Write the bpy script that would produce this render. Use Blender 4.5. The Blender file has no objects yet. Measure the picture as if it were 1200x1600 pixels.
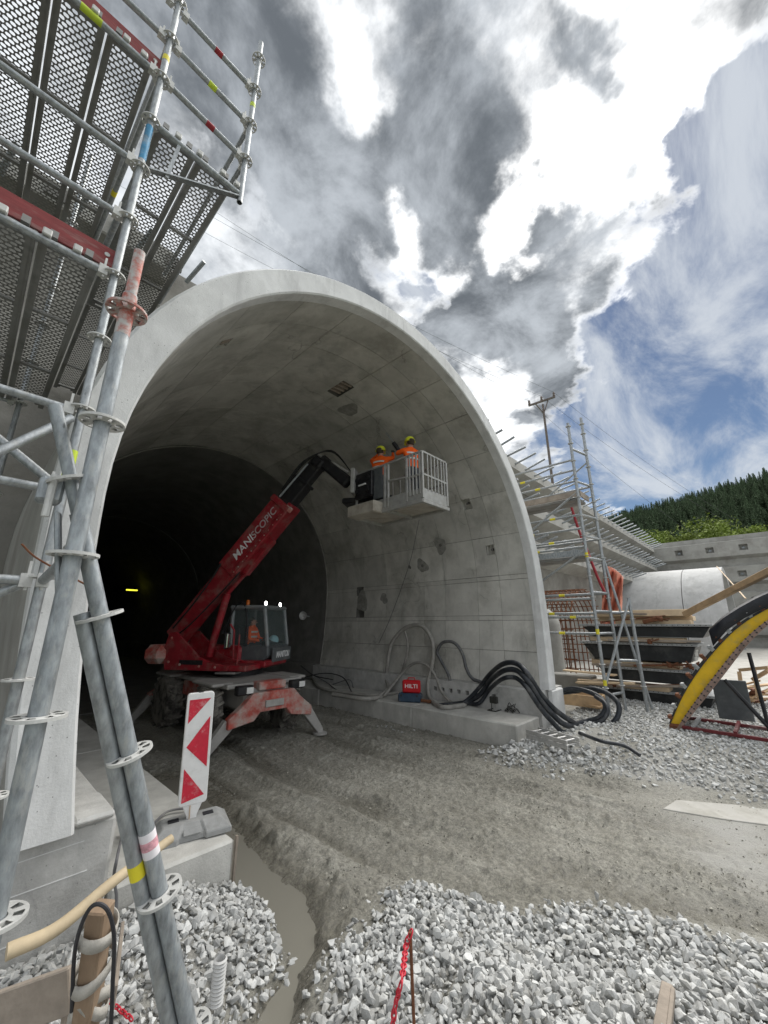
import bpy, bmesh, math, random
import numpy as np
from mathutils import Vector, Matrix
random.seed(7); rng = np.random.default_rng(7)
R = math.radians
sc = bpy.context.scene
col = sc.collection

# ------------------------------------------------------------------ camera
F_PX, PITCH, YAW, CAM_H = 610.0, R(15.9), R(46.3), 2.35
cam = bpy.data.cameras.new('camera'); cam_o = bpy.data.objects.new('camera', cam); col.objects.link(cam_o)
cam.sensor_fit = 'VERTICAL'; cam.sensor_height = 36.0; cam.lens = 36.0 * F_PX / 1600.0
cam.clip_start = 0.05; cam.clip_end = 4000
cam_o.location = (0, 0, CAM_H); cam_o.rotation_euler = (R(90) + PITCH, 0, -YAW)
sc.camera = cam_o
sc.render.resolution_x, sc.render.resolution_y = 768, 1024

def ray(px, py):
    x = (px - 600) / F_PX; y = -(py - 800) / F_PX
    fw = math.cos(PITCH) - y * math.sin(PITCH); up = math.sin(PITCH) + y * math.cos(PITCH)
    return Vector((fw * math.sin(YAW) + x * math.cos(YAW), fw * math.cos(YAW) - x * math.sin(YAW), up))
def P(px, py, X=None, Y=None, Z=None, D=None):
    r = ray(px, py)
    t = X / r.x if X is not None else Y / r.y if Y is not None else (Z - CAM_H) / r.z if Z is not None else D
    return Vector((0, 0, CAM_H)) + r * t

# ------------------------------------------------------------------ light
SUN_DIR = ray(930, 190).normalized()
SUN_EL = math.asin(SUN_DIR.z); SUN_AZ = math.atan2(SUN_DIR.x, SUN_DIR.y)
sl = bpy.data.lights.new('sun', 'SUN'); sl.energy = 1.4; sl.angle = R(60); sl.color = (1.0, 0.965, 0.91)
so = bpy.data.objects.new('sun', sl); col.objects.link(so)
so.rotation_euler = (-SUN_DIR).to_track_quat('-Z', 'Y').to_euler(); so.location = (0, 0, 60)
sc.view_settings.view_transform = 'Standard'; sc.view_settings.look = 'None'
sc.view_settings.exposure = 1.8; sc.view_settings.gamma = 1.0

def build_world():
    w = bpy.data.worlds.new('World'); sc.world = w; w.use_nodes = True
    nt = w.node_tree; nt.nodes.clear(); N = nt.nodes.new; L = nt.links.new
    def math_(op, a, b=None, c=None, clamp=False):
        n = N('ShaderNodeMath'); n.operation = op; n.use_clamp = clamp
        for i, v in enumerate((a, b, c)):
            if v is None: continue
            if isinstance(v, (int, float)): n.inputs[i].default_value = v
            else: L(v, n.inputs[i])
        return n.outputs[0]
    def smooth(v, a, b):
        n = N('ShaderNodeMapRange'); n.interpolation_type = 'SMOOTHSTEP'
        n.inputs['From Min'].default_value = a; n.inputs['From Max'].default_value = b
        L(v, n.inputs['Value']); return n.outputs[0]
    def mix(f, a, b):
        n = N('ShaderNodeMix'); n.data_type = 'RGBA'
        if isinstance(f, (int, float)): n.inputs[0].default_value = f
        else: L(f, n.inputs[0])
        for k, v in ((6, a), (7, b)):
            if isinstance(v, tuple): n.inputs[k].default_value = (*v, 1)
            else: L(v, n.inputs[k])
        return n.outputs[2]
    tc = N('ShaderNodeTexCoord'); d = tc.outputs['Generated']
    sep = N('ShaderNodeSeparateXYZ'); L(d, sep.inputs[0])
    zc = math_('ADD', math_('MAXIMUM', sep.outputs[2], 0.0), 0.22)
    comb = N('ShaderNodeCombineXYZ')
    L(math_('DIVIDE', sep.outputs[0], zc), comb.inputs[0]); L(math_('DIVIDE', sep.outputs[1], zc), comb.inputs[1])
    uv = comb.outputs[0]
    def noise(scale, det, rough, off, dist=0.0, stretch=None):
        m = N('ShaderNodeMapping'); m.inputs['Location'].default_value = off
        if stretch: m.inputs['Scale'].default_value = stretch[:3]; m.inputs['Rotation'].default_value = (0, 0, stretch[3])
        L(uv, m.inputs['Vector'])
        n = N('ShaderNodeTexNoise'); n.noise_dimensions = '3D'
        n.inputs['Scale'].default_value = scale; n.inputs['Detail'].default_value = det
        n.inputs['Roughness'].default_value = rough; n.inputs['Distortion'].default_value = dist
        L(m.outputs[0], n.inputs['Vector']); return n.outputs[0]
    def blob(px, py, rad_deg):                        # a smooth bump round a sky direction (a cloud mass or a gap)
        v = ray(px, py).normalized(); k = 1.0 / (1 - math.cos(R(rad_deg)))
        n = N('ShaderNodeVectorMath'); n.operation = 'DOT_PRODUCT'; L(d, n.inputs[0]); n.inputs[1].default_value = v
        return math_('EXPONENT', math_('MULTIPLY', math_('SUBTRACT', n.outputs['Value'], 1.0), k))
    big = noise(2.4, 7, 0.58, (3.1, 1.7, 0.4), 0.3)
    fine = noise(6.5, 12, 0.62, (1.2, 7.7, 2.4), 0.25)
    # warp the direction in which the cloud masses are laid out, so that their outlines billow
    wn = N('ShaderNodeTexNoise'); wn.inputs['Scale'].default_value = 4.2; wn.inputs['Detail'].default_value = 6; wn.inputs['Roughness'].default_value = 0.55; L(uv, wn.inputs['Vector'])
    sub = N('ShaderNodeVectorMath'); sub.operation = 'SUBTRACT'; L(wn.outputs['Color'], sub.inputs[0]); sub.inputs[1].default_value = (.5, .5, .5)
    mad = N('ShaderNodeVectorMath'); mad.operation = 'MULTIPLY_ADD'; L(sub.outputs[0], mad.inputs[0]); mad.inputs[1].default_value = (.5, .5, .5); L(d, mad.inputs[2])
    nrm = N('ShaderNodeVectorMath'); nrm.operation = 'NORMALIZE'; L(mad.outputs[0], nrm.inputs[0]); d = nrm.outputs[0]
    wisp = noise(2.2, 10, 0.64, (5.0, 2.0, 1.0), 0.5, (0.7, 1.7, 1.0, 0.5))
    dens = math_('ADD', math_('MULTIPLY', math_('SUBTRACT', big, 0.5), 1.3), math_('MULTIPLY', math_('SUBTRACT', fine, 0.5), 1.6))
    def acc(v, terms):
        for amp, px, py, rad in terms: v = math_('ADD', v, math_('MULTIPLY', blob(px, py, rad), amp))
        return v
    # where the clouds lie: cover (any cloud) and body (thick, grey underside)
    cover = acc(math_('ADD', dens, .26), [(.35, 500, 200, 26), (.75, 830, 530, 8), (.20, 930, 150, 12), (-.60, 1190, 440, 11), (-.80, 1020, 690, 10), (-.5, 840, 720, 4), (-.62, 1060, 300, 4),
                       (-.60, 1250, 760, 14), (-.62, 668, 480, 2.6), (.30, 1120, 70, 8), (-.45, 1180, 250, 6), (-.42, 880, 235, 1.6), (-.25, 770, 490, 2)])
    body = acc(math_('SUBTRACT', dens, .12), [(.34, 430, 240, 22), (.48, 720, 130, 12), (1.35, 800, 450, 7.5), (1.5, 860, 575, 6.0), (.55, 560, 330, 9), (.45, 400, 130, 14), (.50, 690, 280, 9), (.30, 430, 330, 10), (-1.5, 545, 95, 5.0), (-1.0, 960, 200, 7.5),
                      (-1.3, 830, 320, 4.5), (-1.7, 650, 385, 4.0), (-.40, 590, 255, 3.0), (.80, 975, 370, 3.0), (.95, 935, 75, 3.0), (.75, 1160, 50, 7), (.5, 1090, 250, 2.5), (.6, 940, 290, 1.6), (-.5, 1150, 520, 12), (-.8, 735, 640, 5), (-.35, 330, 370, 4)])
    a_cover = smooth(cover, -0.12, 0.36)
    a_wisp = math_('MULTIPLY', smooth(wisp, 0.36, 0.64), 0.88)
    a_body = smooth(body, -0.55, 0.62)
    sky = N('ShaderNodeTexSky'); sky.sky_type = 'NISHITA'; sky.sun_disc = False
    sky.sun_elevation = SUN_EL; sky.sun_rotation = SUN_AZ; sky.altitude = 500
    sky.air_density = 1.0; sky.dust_density = 0.3; sky.ozone_density = 2.0
    hs = N('ShaderNodeHueSaturation'); hs.inputs['Saturation'].default_value = 1.02; hs.inputs['Value'].default_value = 0.195
    L(sky.outputs[0], hs.inputs['Color'])
    glow = blob(960, 190, 20)
    shade = noise(4.2, 9, 0.62, (9.0, 4.0, 3.0), 0.3)
    white = mix(glow, (3.9, 4.0, 4.1), (6.5, 6.5, 6.45))
    grey = mix(smooth(shade, 0.34, 0.68), (0.44, 0.495, 0.56), (1.62, 1.74, 1.88))
    c = mix(a_wisp, hs.outputs[0], (1.95, 2.08, 2.25))
    c = mix(a_cover, c, white)
    c = mix(math_('MULTIPLY', a_body, a_cover), c, grey)
    c = mix(smooth(math_('MULTIPLY', sep.outputs[2], -1.0), -0.13, -0.01), c, (3.6, 3.8, 4.1))
    bg = N('ShaderNodeBackground'); bg.inputs['Strength'].default_value = 0.1; L(c, bg.inputs['Color'])
    out = N('ShaderNodeOutputWorld'); L(bg.outputs[0], out.inputs['Surface'])
build_world()

# ------------------------------------------------------------------ materials
MATS = {}
def mat(name, c, rough=0.6, metal=0.0, var=0.15, scale=6.0, bump=0.0, bscale=40.0, dirt=None, dirt_amt=0.4, dirt_scale=2.5,
        rnd=0.0, island=False, coords='Object', stretch=(1, 1, 1), spec=0.4, trans=0.0, pores=0.0, alpha=None, emit=None, stains=0.0, cracks=0.0):
    m = bpy.data.materials.new(name); MATS[name] = m; m.use_nodes = True
    nt = m.node_tree; N = nt.nodes.new; L = nt.links.new
    b = nt.nodes['Principled BSDF']; b.inputs['Roughness'].default_value = rough; b.inputs['Metallic'].default_value = metal
    b.inputs['Specular IOR Level'].default_value = spec
    if emit: b.inputs['Emission Color'].default_value = (*emit[0], 1); b.inputs['Emission Strength'].default_value = emit[1]
    if trans: b.inputs['Transmission Weight'].default_value = trans; b.inputs['IOR'].default_value = 1.2
    if alpha is not None: b.inputs['Alpha'].default_value = alpha
    if coords == 'World': vec = N('ShaderNodeNewGeometry').outputs['Position']
    else: vec = N('ShaderNodeTexCoord').outputs['Object']
    mp = N('ShaderNodeMapping'); mp.inputs['Scale'].default_value = stretch; L(vec, mp.inputs['Vector']); vec = mp.outputs[0]
    def noise(s, det=6, ro=0.6):
        n = N('ShaderNodeTexNoise'); n.inputs['Scale'].default_value = s; n.inputs['Detail'].default_value = det; n.inputs['Roughness'].default_value = ro
        L(vec, n.inputs['Vector']); return n.outputs[0]
    def ramp(v, p0, c0, p1, c1):
        r = N('ShaderNodeValToRGB'); e = r.color_ramp.elements
        e[0].position = p0; e[0].color = (*c0, 1); e[1].position = p1; e[1].color = (*c1, 1); L(v, r.inputs[0]); return r.outputs[0]
    def mixc(f, a, bb, mode='MIX'):
        n = N('ShaderNodeMix'); n.data_type = 'RGBA'; n.blend_type = mode
        if isinstance(f, float): n.inputs[0].default_value = f
        else: L(f, n.inputs[0])
        for k, v in ((6, a), (7, bb)):
            if isinstance(v, tuple): n.inputs[k].default_value = (*v, 1)
            else: L(v, n.inputs[k])
        return n.outputs[2]
    lo = tuple(max(0, x * (1 - var)) for x in c); hi = tuple(min(1, x * (1 + var)) for x in c)
    cc = ramp(noise(scale), 0.3, lo, 0.7, hi)
    if dirt:
        f = ramp(noise(dirt_scale, 8, 0.68), 0.62 - 0.25 * dirt_amt, (0, 0, 0), 0.78 - 0.2 * dirt_amt, (1, 1, 1))
        f2 = N('ShaderNodeMath'); f2.operation = 'MULTIPLY'; L(f, f2.inputs[0]); f2.inputs[1].default_value = min(1, 0.45 + dirt_amt * 0.6)
        cc = mixc(f2.outputs[0], cc, dirt)
    if stains:
        m3 = N('ShaderNodeMapping'); m3.inputs['Scale'].default_value = (1, 1, .22); L(vec, m3.inputs['Vector'])
        n3 = N('ShaderNodeTexNoise'); n3.inputs['Scale'].default_value = 2.2; n3.inputs['Detail'].default_value = 9; n3.inputs['Roughness'].default_value = .72; n3.inputs['Distortion'].default_value = .4; L(m3.outputs[0], n3.inputs['Vector'])
        cc = mixc(ramp(n3.outputs[0], .52, (0, 0, 0), .66, (stains,) * 3), cc, tuple(x * .55 for x in c))
        cc = mixc(ramp(noise(.75, 7, .7), .56, (0, 0, 0), .68, (stains * .8,) * 3), cc, tuple(min(1, x * 1.35) for x in c))
    if cracks:
        wv = N('ShaderNodeTexNoise'); wv.inputs['Scale'].default_value = 1.8; wv.inputs['Detail'].default_value = 6; L(vec, wv.inputs['Vector'])
        ad = N('ShaderNodeVectorMath'); ad.operation = 'ADD'; L(vec, ad.inputs[0]); L(wv.outputs['Color'], ad.inputs[1])
        v2 = N('ShaderNodeTexVoronoi'); v2.feature = 'DISTANCE_TO_EDGE'; v2.inputs['Scale'].default_value = .55; L(ad.outputs[0], v2.inputs['Vector'])
        gate = N('ShaderNodeMath'); gate.operation = 'MULTIPLY'; L(ramp(v2.outputs['Distance'], .003, (cracks,) * 3, .009, (0, 0, 0)), gate.inputs[0]); L(ramp(noise(.9, 3), .5, (0, 0, 0), .58, (1, 1, 1)), gate.inputs[1])
        cc = mixc(gate.outputs[0], cc, tuple(x * .45 for x in c))
    if pores:
        vo = N('ShaderNodeTexVoronoi'); vo.inputs['Scale'].default_value = 16; L(vec, vo.inputs['Vector'])
        pf = ramp(vo.outputs['Distance'], 0.055, (pores,) * 3, 0.085, (0, 0, 0))
        cc = mixc(pf, cc, tuple(x * 0.35 for x in c))
    if rnd or island:
        src = N('ShaderNodeNewGeometry').outputs['Random Per Island'] if island else N('ShaderNodeObjectInfo').outputs['Random']
        mr = N('ShaderNodeMapRange'); L(src, mr.inputs[0]); mr.inputs['To Min'].default_value = 1 - rnd; mr.inputs['To Max'].default_value = 1 + rnd
        cb = N('ShaderNodeCombineColor')
        for i in range(3): L(mr.outputs[0], cb.inputs[i])
        cc = mixc(1.0, cc, cb.outputs[0], 'MULTIPLY')
    L(cc, b.inputs['Base Color'])
    if bump:
        bn = N('ShaderNodeBump'); bn.inputs['Strength'].default_value = bump; bn.inputs['Distance'].default_value = 0.02
        L(noise(bscale, 8, 0.65), bn.inputs['Height']); L(bn.outputs[0], b.inputs['Normal'])
    return m

mat('portal_concrete', (.66, .665, .655), .8, var=.10, scale=3, bump=.25, bscale=60, dirt=(.50, .50, .49), dirt_amt=.35, dirt_scale=1.3, pores=1.0, coords='World', stains=.45)
mat('lining_concrete', (.52, .51, .47), .75, var=.16, scale=1.6, bump=.2, bscale=30, dirt=(.31, .30, .265), dirt_amt=.6, dirt_scale=.9, rnd=.10, pores=.6, coords='World', stains=.55, cracks=.7)
mat('joint_concrete', (.15, .145, .135), .9, var=.2, scale=5, bump=.2, coords='World')
mat('stained_concrete', (.29, .285, .26), .85, var=.25, scale=9, bump=.3, dirt=(.2, .195, .18), dirt_amt=.6, dirt_scale=4, coords='World')
mat('dark_lining', (.22, .215, .20), .7, var=.25, scale=1.5, bump=.3, bscale=20, dirt=(.15, .15, .14), dirt_amt=.5, coords='World')  # one darker tone for everything past the joint
mat('bench_concrete', (.49, .485, .455), .8, var=.14, scale=3, bump=.3, bscale=50, dirt=(.34, .335, .31), dirt_amt=.5, dirt_scale=1.6, pores=.7, coords='World', stains=.4)
mat('plinth_concrete', (.48, .478, .46), .85, var=.16, scale=5, bump=.35, bscale=45, dirt=(.33, .325, .31), dirt_amt=.55, dirt_scale=1.8, pores=.7, coords='World', stains=.5, cracks=.5)
mat('wall_concrete', (.33, .325, .30), .85, var=.15, scale=1.5, bump=.4, bscale=15, dirt=(.21, .20, .18), dirt_amt=.5, dirt_scale=.7, coords='World')
mat('shotcrete', (.24, .232, .21), .9, var=.25, scale=1.2, bump=.8, bscale=7, dirt=(.15, .14, .12), dirt_amt=.6, dirt_scale=.5, coords='World')
mat('galvanised', (.33, .35, .36), .45, .6, var=.32, scale=40, bump=.08, bscale=80, dirt=(.40, .40, .38), dirt_amt=.4, dirt_scale=22, pores=.5, stretch=(1, 1, .4))
mat('galvanised_dusty', (.30, .325, .34), .5, .45, var=.35, scale=42, bump=.14, bscale=90, dirt=(.47, .47, .445), dirt_amt=.42, dirt_scale=26, pores=.8, stretch=(1, 1, .35))
mat('rosette_steel', (.55, .55, .53), .6, .25, var=.15, scale=20, bump=.1)
mat('deck_steel', (.27, .27, .26), .55, .5, var=.25, scale=8, dirt=(.17, .16, .14), dirt_amt=.6, dirt_scale=4)
mat('red_board', (.23, .045, .045), .7, var=.25, scale=5, bump=.15, bscale=20, dirt=(.30, .20, .18), dirt_amt=.45, dirt_scale=4, stretch=(1, 6, 6))
mat('red_tag', (.35, .03, .04), .5)
mat('yellow_tag', (.72, .62, .03), .5, var=.1)
mat('lime_tag', (.55, .68, .05), .5, var=.1)
mat('white_tag', (.75, .72, .74), .5, var=.1)
mat('pink_print', (.62, .32, .36), .5, var=.35, scale=60)
mat('blue_paint', (.05, .22, .38), .5, .2, var=.3, scale=12, dirt=(.4, .42, .42), dirt_amt=.5, dirt_scale=9)
mat('red_paint_worn', (.42, .11, .08), .6, .1, var=.3, scale=14, dirt=(.45, .44, .42), dirt_amt=.95, dirt_scale=22)
mat('machine_red', (.27, .014, .022), .45, .05, var=.28, scale=5, bump=.05, dirt=(.24, .13, .11), dirt_amt=.55, dirt_scale=3.5)
mat('machine_red_muddy', (.42, .08, .06), .65, 0, var=.25, scale=5, bump=.1, dirt=(.42, .37, .33), dirt_amt=.85, dirt_scale=2.6)
mat('machine_dust', (.36, .35, .33), .8, 0, var=.2, scale=5, bump=.15, dirt=(.22, .21, .20), dirt_amt=.5)
mat('machine_black', (.016, .016, .018), .45, .2, var=.3, scale=8, dirt=(.07, .066, .06), dirt_amt=.4, dirt_scale=5)
mat('cab_frame', (.24, .26, .265), .5, .1, var=.2, scale=6, dirt=(.34, .34, .32), dirt_amt=.45)
mat('cab_grey', (.10, .11, .115), .5, .1, var=.2, scale=6, dirt=(.2, .2, .19), dirt_amt=.4)
mat('glass', (.20, .26, .26), .06, 0, var=.05, alpha=.28, spec=.6)
mat('mirror', (.7, .72, .72), .08, .95, var=.02)
mat('tyre', (.06, .056, .05), .9, 0, var=.3, scale=8, bump=.3, dirt=(.27, .255, .225), dirt_amt=.9, dirt_scale=4)
mat('rim', (.36, .34, .30), .8, 0, var=.2, dirt=(.12, .11, .1), dirt_amt=.5)
mat('lamp_white', (.9, .9, .85), .3, emit=((1, .98, .92), 6.0))
mat('lamp_yellow', (.9, .85, .1), .3, emit=((.85, .85, .05), .5))
mat('amber', (.5, .12, .01), .3)
mat('lens', (.7, .7, .68), .2)
mat('letter_white', (.8, .8, .8), .5, var=.05)
mat('letter_grey', (.45, .40, .40), .5, var=.1)
mat('basket_metal', (.36, .36, .345), .55, .35, var=.2, scale=9, dirt=(.33, .32, .29), dirt_amt=.6, dirt_scale=5)
mat('basket_floor', (.40, .37, .32), .8, .1, var=.2, scale=4, dirt=(.25, .22, .18), dirt_amt=.6)
mat('hivis_orange', (.95, .13, .015), .7, var=.12, scale=12, bump=.2, bscale=14, spec=.2)
mat('hivis_yellow', (.60, .80, .05), .7, var=.1, spec=.2)
mat('reflect_strip', (.6, .6, .56), .4)
mat('helmet_yellow', (.68, .72, .04), .35, var=.08)
mat('helmet_blue', (.35, .62, .68), .35, var=.08)
mat('trousers', (.018, .022, .035), .85, var=.2)
mat('skin', (.45, .25, .18), .55, var=.1)
mat('hair', (.05, .035, .02), .8)
mat('glove', (.05, .05, .05), .8)
mat('boot', (.05, .04, .03), .8)
mat('beacon_white', (.72, .72, .71), .45, var=.06, scale=10, dirt=(.5, .5, .48), dirt_amt=.35, dirt_scale=9)
mat('beacon_red', (.55, .02, .045), .4, var=.15, scale=12, dirt=(.55, .33, .33), dirt_amt=.35, dirt_scale=14)
mat('foot_rubber', (.30, .305, .30), .85, var=.15, scale=8, bump=.2, dirt=(.22, .22, .21), dirt_amt=.4, dirt_scale=5)
mat('timber', (.48, .33, .19), .75, var=.22, scale=5, bump=.15, bscale=25, dirt=(.36, .26, .17), dirt_amt=.4, dirt_scale=4, rnd=.12)
mat('stake_wood', (.27, .19, .125), .8, var=.25, scale=5, bump=.25, bscale=25, dirt=(.33, .27, .21), dirt_amt=.5, dirt_scale=5, stretch=(1, 1, .25))
mat('timber_grey', (.30, .255, .21), .85, var=.22, scale=6, bump=.25, bscale=25, dirt=(.22, .19, .16), dirt_amt=.5, dirt_scale=4, rnd=.12)
mat('timber_pale', (.62, .48, .32), .7, var=.16, scale=5, rnd=.12)
mat('round_pole', (.58, .47, .31), .65, var=.16, scale=6, bump=.1, dirt=(.45, .38, .28), dirt_amt=.4, dirt_scale=4)
mat('webbing', (.42, .40, .36), .9, var=.18, scale=20, bump=.25, bscale=90)
mat('cable_black', (.03, .03, .034), .6, var=.3)
mat('cable_grey', (.16, .16, .165), .7, var=.25, dirt=(.3, .29, .27), dirt_amt=.4)
mat('hose_black', (.022, .026, .032), .42, var=.4, scale=5, dirt=(.11, .11, .11), dirt_amt=.5, dirt_scale=4)
mat('hose_grey', (.30, .29, .265), .7, var=.2, scale=6, dirt=(.18, .175, .16), dirt_amt=.5, dirt_scale=4)
mat('hose_dark', (.09, .092, .095), .6, var=.3, scale=6, dirt=(.22, .215, .2), dirt_amt=.5, dirt_scale=4)
mat('corrugated', (.55, .55, .54), .6, var=.1)
mat('case_red', (.52, .008, .015), .45, var=.1)
mat('tool_blue', (.03, .06, .10), .5, var=.3, dirt=(.16, .16, .16), dirt_amt=.4)
mat('wire_dark', (.035, .035, .03), .8)
mat('rust', (.17, .07, .035), .85, .2, var=.4, scale=12, dirt=(.09, .045, .03), dirt_amt=.5)
mat('red_chain', (.55, .03, .05), .45, var=.1)
mat('white_chain', (.7, .7, .68), .5)
mat('form_yellow', (.72, .46, .015), .5, .1, var=.12, scale=4, dirt=(.42, .32, .10), dirt_amt=.45, dirt_scale=5)
mat('form_flange', (.28, .20, .165), .75, .3, var=.3, scale=10)
mat('form_black', (.022, .024, .025), .5, .2, var=.4, scale=4, dirt=(.07, .07, .065), dirt_amt=.5)
mat('form_strip', (.33, .34, .34), .6, .4, var=.2, scale=10)
mat('tarp_black', (.016, .018, .024), .35, var=.3, bump=.5, bscale=9)
mat('tarp_orange', (.66, .27, .19), .6, var=.15, bump=.4, bscale=6)
mat('rail_red', (.15, .025, .028), .6, .2, var=.3, dirt=(.3, .25, .24), dirt_amt=.5)
mat('shell_white', (.45, .455, .45), .75, var=.1, scale=1.5, bump=.2, bscale=10, dirt=(.33, .33, .32), dirt_amt=.5, dirt_scale=.8, stains=.5)
mat('aluminium', (.55, .55, .54), .45, .6, var=.15, dirt=(.5, .48, .44), dirt_amt=.5)
mat('plate_dusty', (.43, .42, .39), .85, var=.12, scale=3, bump=.2, dirt=(.33, .32, .285), dirt_amt=.75)
mat('stone', (.47, .475, .465), .88, var=.2, scale=11, bump=.25, bscale=30, rnd=.30, island=True, dirt=(.33, .325, .30), dirt_amt=.55, dirt_scale=5)
mat('stone_single', (.47, .475, .465), .88, var=.2, scale=11, bump=.25, bscale=30, rnd=.30, dirt=(.33, .325, .30), dirt_amt=.55, dirt_scale=5)
mat('stone_warm', (.40, .39, .36), .9, var=.2, scale=7, bump=.25, bscale=30, rnd=.3, island=True)
mat('mud_clod', (.31, .30, .262), .9, var=.2, scale=7, bump=.25, rnd=.35, island=True)
mat('bark', (.08, .055, .035), .9, var=.3)
mat('conifer', (.058, .086, .046), .85, var=.5, scale=.4, rnd=.35, coords='World', spec=.1)
mat('conifer_stuff', (.058, .086, .046), .85, var=.5, scale=.4, rnd=.35, island=True, coords='World', spec=.1)
mat('leaf_light', (.17, .22, .045), .7, var=.35, scale=.5, rnd=.25, coords='World', spec=.2)
mat('hill_soil', (.045, .06, .03), .95, var=.4, scale=.2, coords='World')
mat('grass', (.13, .19, .05), .9, var=.4, scale=.4, coords='World')
mat('pole_rust', (.16, .13, .12), .7, .3, var=.2)
mat('wire_line', (.12, .12, .13), .6)
mat('plastic_bag', (.6, .6, .58), .5)

def mud_material():
    m = bpy.data.materials.new('mud'); MATS['mud'] = m; m.use_nodes = True
    nt = m.node_tree; N = nt.nodes.new; L = nt.links.new; b = nt.nodes['Principled BSDF']
    pos = N('ShaderNodeNewGeometry').outputs['Position']
    def noise(s, det=8, ro=0.65):
        n = N('ShaderNodeTexNoise'); n.inputs['Scale'].default_value = s; n.inputs['Detail'].default_value = det; n.inputs['Roughness'].default_value = ro
        L(pos, n.inputs['Vector']); return n.outputs[0]
    def ramp(v, *stops):
        r = N('ShaderNodeValToRGB'); e = r.color_ramp.elements
        while len(e) < len(stops): e.new(0.5)
        for q, (p, c) in zip(e, stops): q.position = p; q.color = (*c, 1)
        L(v, r.inputs[0]); return r.outputs[0]
    base = ramp(noise(1.1), (.32, (.235, .226, .194)), (.52, (.305, .295, .258)), (.72, (.39, .38, .34)))
    speck = ramp(noise(21, 6, .8), (.38, (.60, .60, .60)), (.63, (1.25, 1.25, 1.22)))
    mx = N('ShaderNodeMix'); mx.data_type = 'RGBA'; mx.blend_type = 'MULTIPLY'; mx.inputs[0].default_value = 1
    L(base, mx.inputs[6]); L(speck, mx.inputs[7])
    # dried pale crust: a vertex attribute marks where stone dust lies on the road
    at = N('ShaderNodeAttribute'); at.attribute_name = 'dust'
    m2 = N('ShaderNodeMix'); m2.data_type = 'RGBA'; L(at.outputs['Fac'], m2.inputs[0]); L(mx.outputs[2], m2.inputs[6]); m2.inputs[7].default_value = (.40, .395, .37, 1)
    aw = N('ShaderNodeAttribute'); aw.attribute_name = 'wet'
    m3 = N('ShaderNodeMix'); m3.data_type = 'RGBA'; m3.blend_type = 'MULTIPLY'; L(aw.outputs['Fac'], m3.inputs[0]); L(m2.outputs[2], m3.inputs[6]); m3.inputs[7].default_value = (.66, .645, .61, 1)
    L(m3.outputs[2], b.inputs['Base Color'])
    rg = N('ShaderNodeMapRange'); L(aw.outputs['Fac'], rg.inputs[0]); rg.inputs['To Min'].default_value = .85; rg.inputs['To Max'].default_value = .22; L(rg.outputs[0], b.inputs['Roughness'])
    bn = N('ShaderNodeBump'); bn.inputs['Strength'].default_value = .9; bn.inputs['Distance'].default_value = .04
    L(noise(30, 10, .75), bn.inputs['Height']); L(bn.outputs[0], b.inputs['Normal'])
    w = bpy.data.materials.new('muddy_water'); MATS['muddy_water'] = w; w.use_nodes = True
    b = w.node_tree.nodes['Principled BSDF']; b.inputs['Base Color'].default_value = (.20, .192, .163, 1); b.inputs['Roughness'].default_value = .16
    nt = w.node_tree; n = nt.nodes.new('ShaderNodeTexNoise'); n.inputs['Scale'].default_value = 5; n.inputs['Detail'].default_value = 3
    bn = nt.nodes.new('ShaderNodeBump'); bn.inputs['Strength'].default_value = .12; bn.inputs['Distance'].default_value = .01
    nt.links.new(nt.nodes.new('ShaderNodeNewGeometry').outputs['Position'], n.inputs['Vector'])
    nt.links.new(n.outputs[0], bn.inputs['Height']); nt.links.new(bn.outputs[0], b.inputs['Normal'])
mud_material()

# ------------------------------------------------------------------ helpers
def root_loc(o):
    v = Vector((0, 0, 0))
    while o is not None: v += o.location; o = o.parent
    return v
def link(name, me, material, parent=None):
    o = bpy.data.objects.new(name, me); col.objects.link(o)
    if material and not len(me.materials): me.materials.append(MATS[material])
    if parent is not None: o.parent = parent
    return o
def tag(o, label=None, cat=None, group=None, kind=None):
    if label: o['label'] = label
    if cat: o['category'] = cat
    if group: o['group'] = group
    if kind: o['kind'] = kind
    return o
def thing(name, label, cat, loc, group=None):
    o = bpy.data.objects.new(name, None); col.objects.link(o); o.location = loc; o.empty_display_size = .2
    return tag(o, label, cat, group)
def rotz(a): return Matrix.Rotation(a, 3, 'Z')
def frame_from(z, hint=Vector((0, 0, 1))):
    z = Vector(z).normalized(); h = hint if abs(z.dot(hint)) < .95 else Vector((1, 0, 0))
    x = h.cross(z).normalized(); y = z.cross(x); return x, y, z
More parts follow.
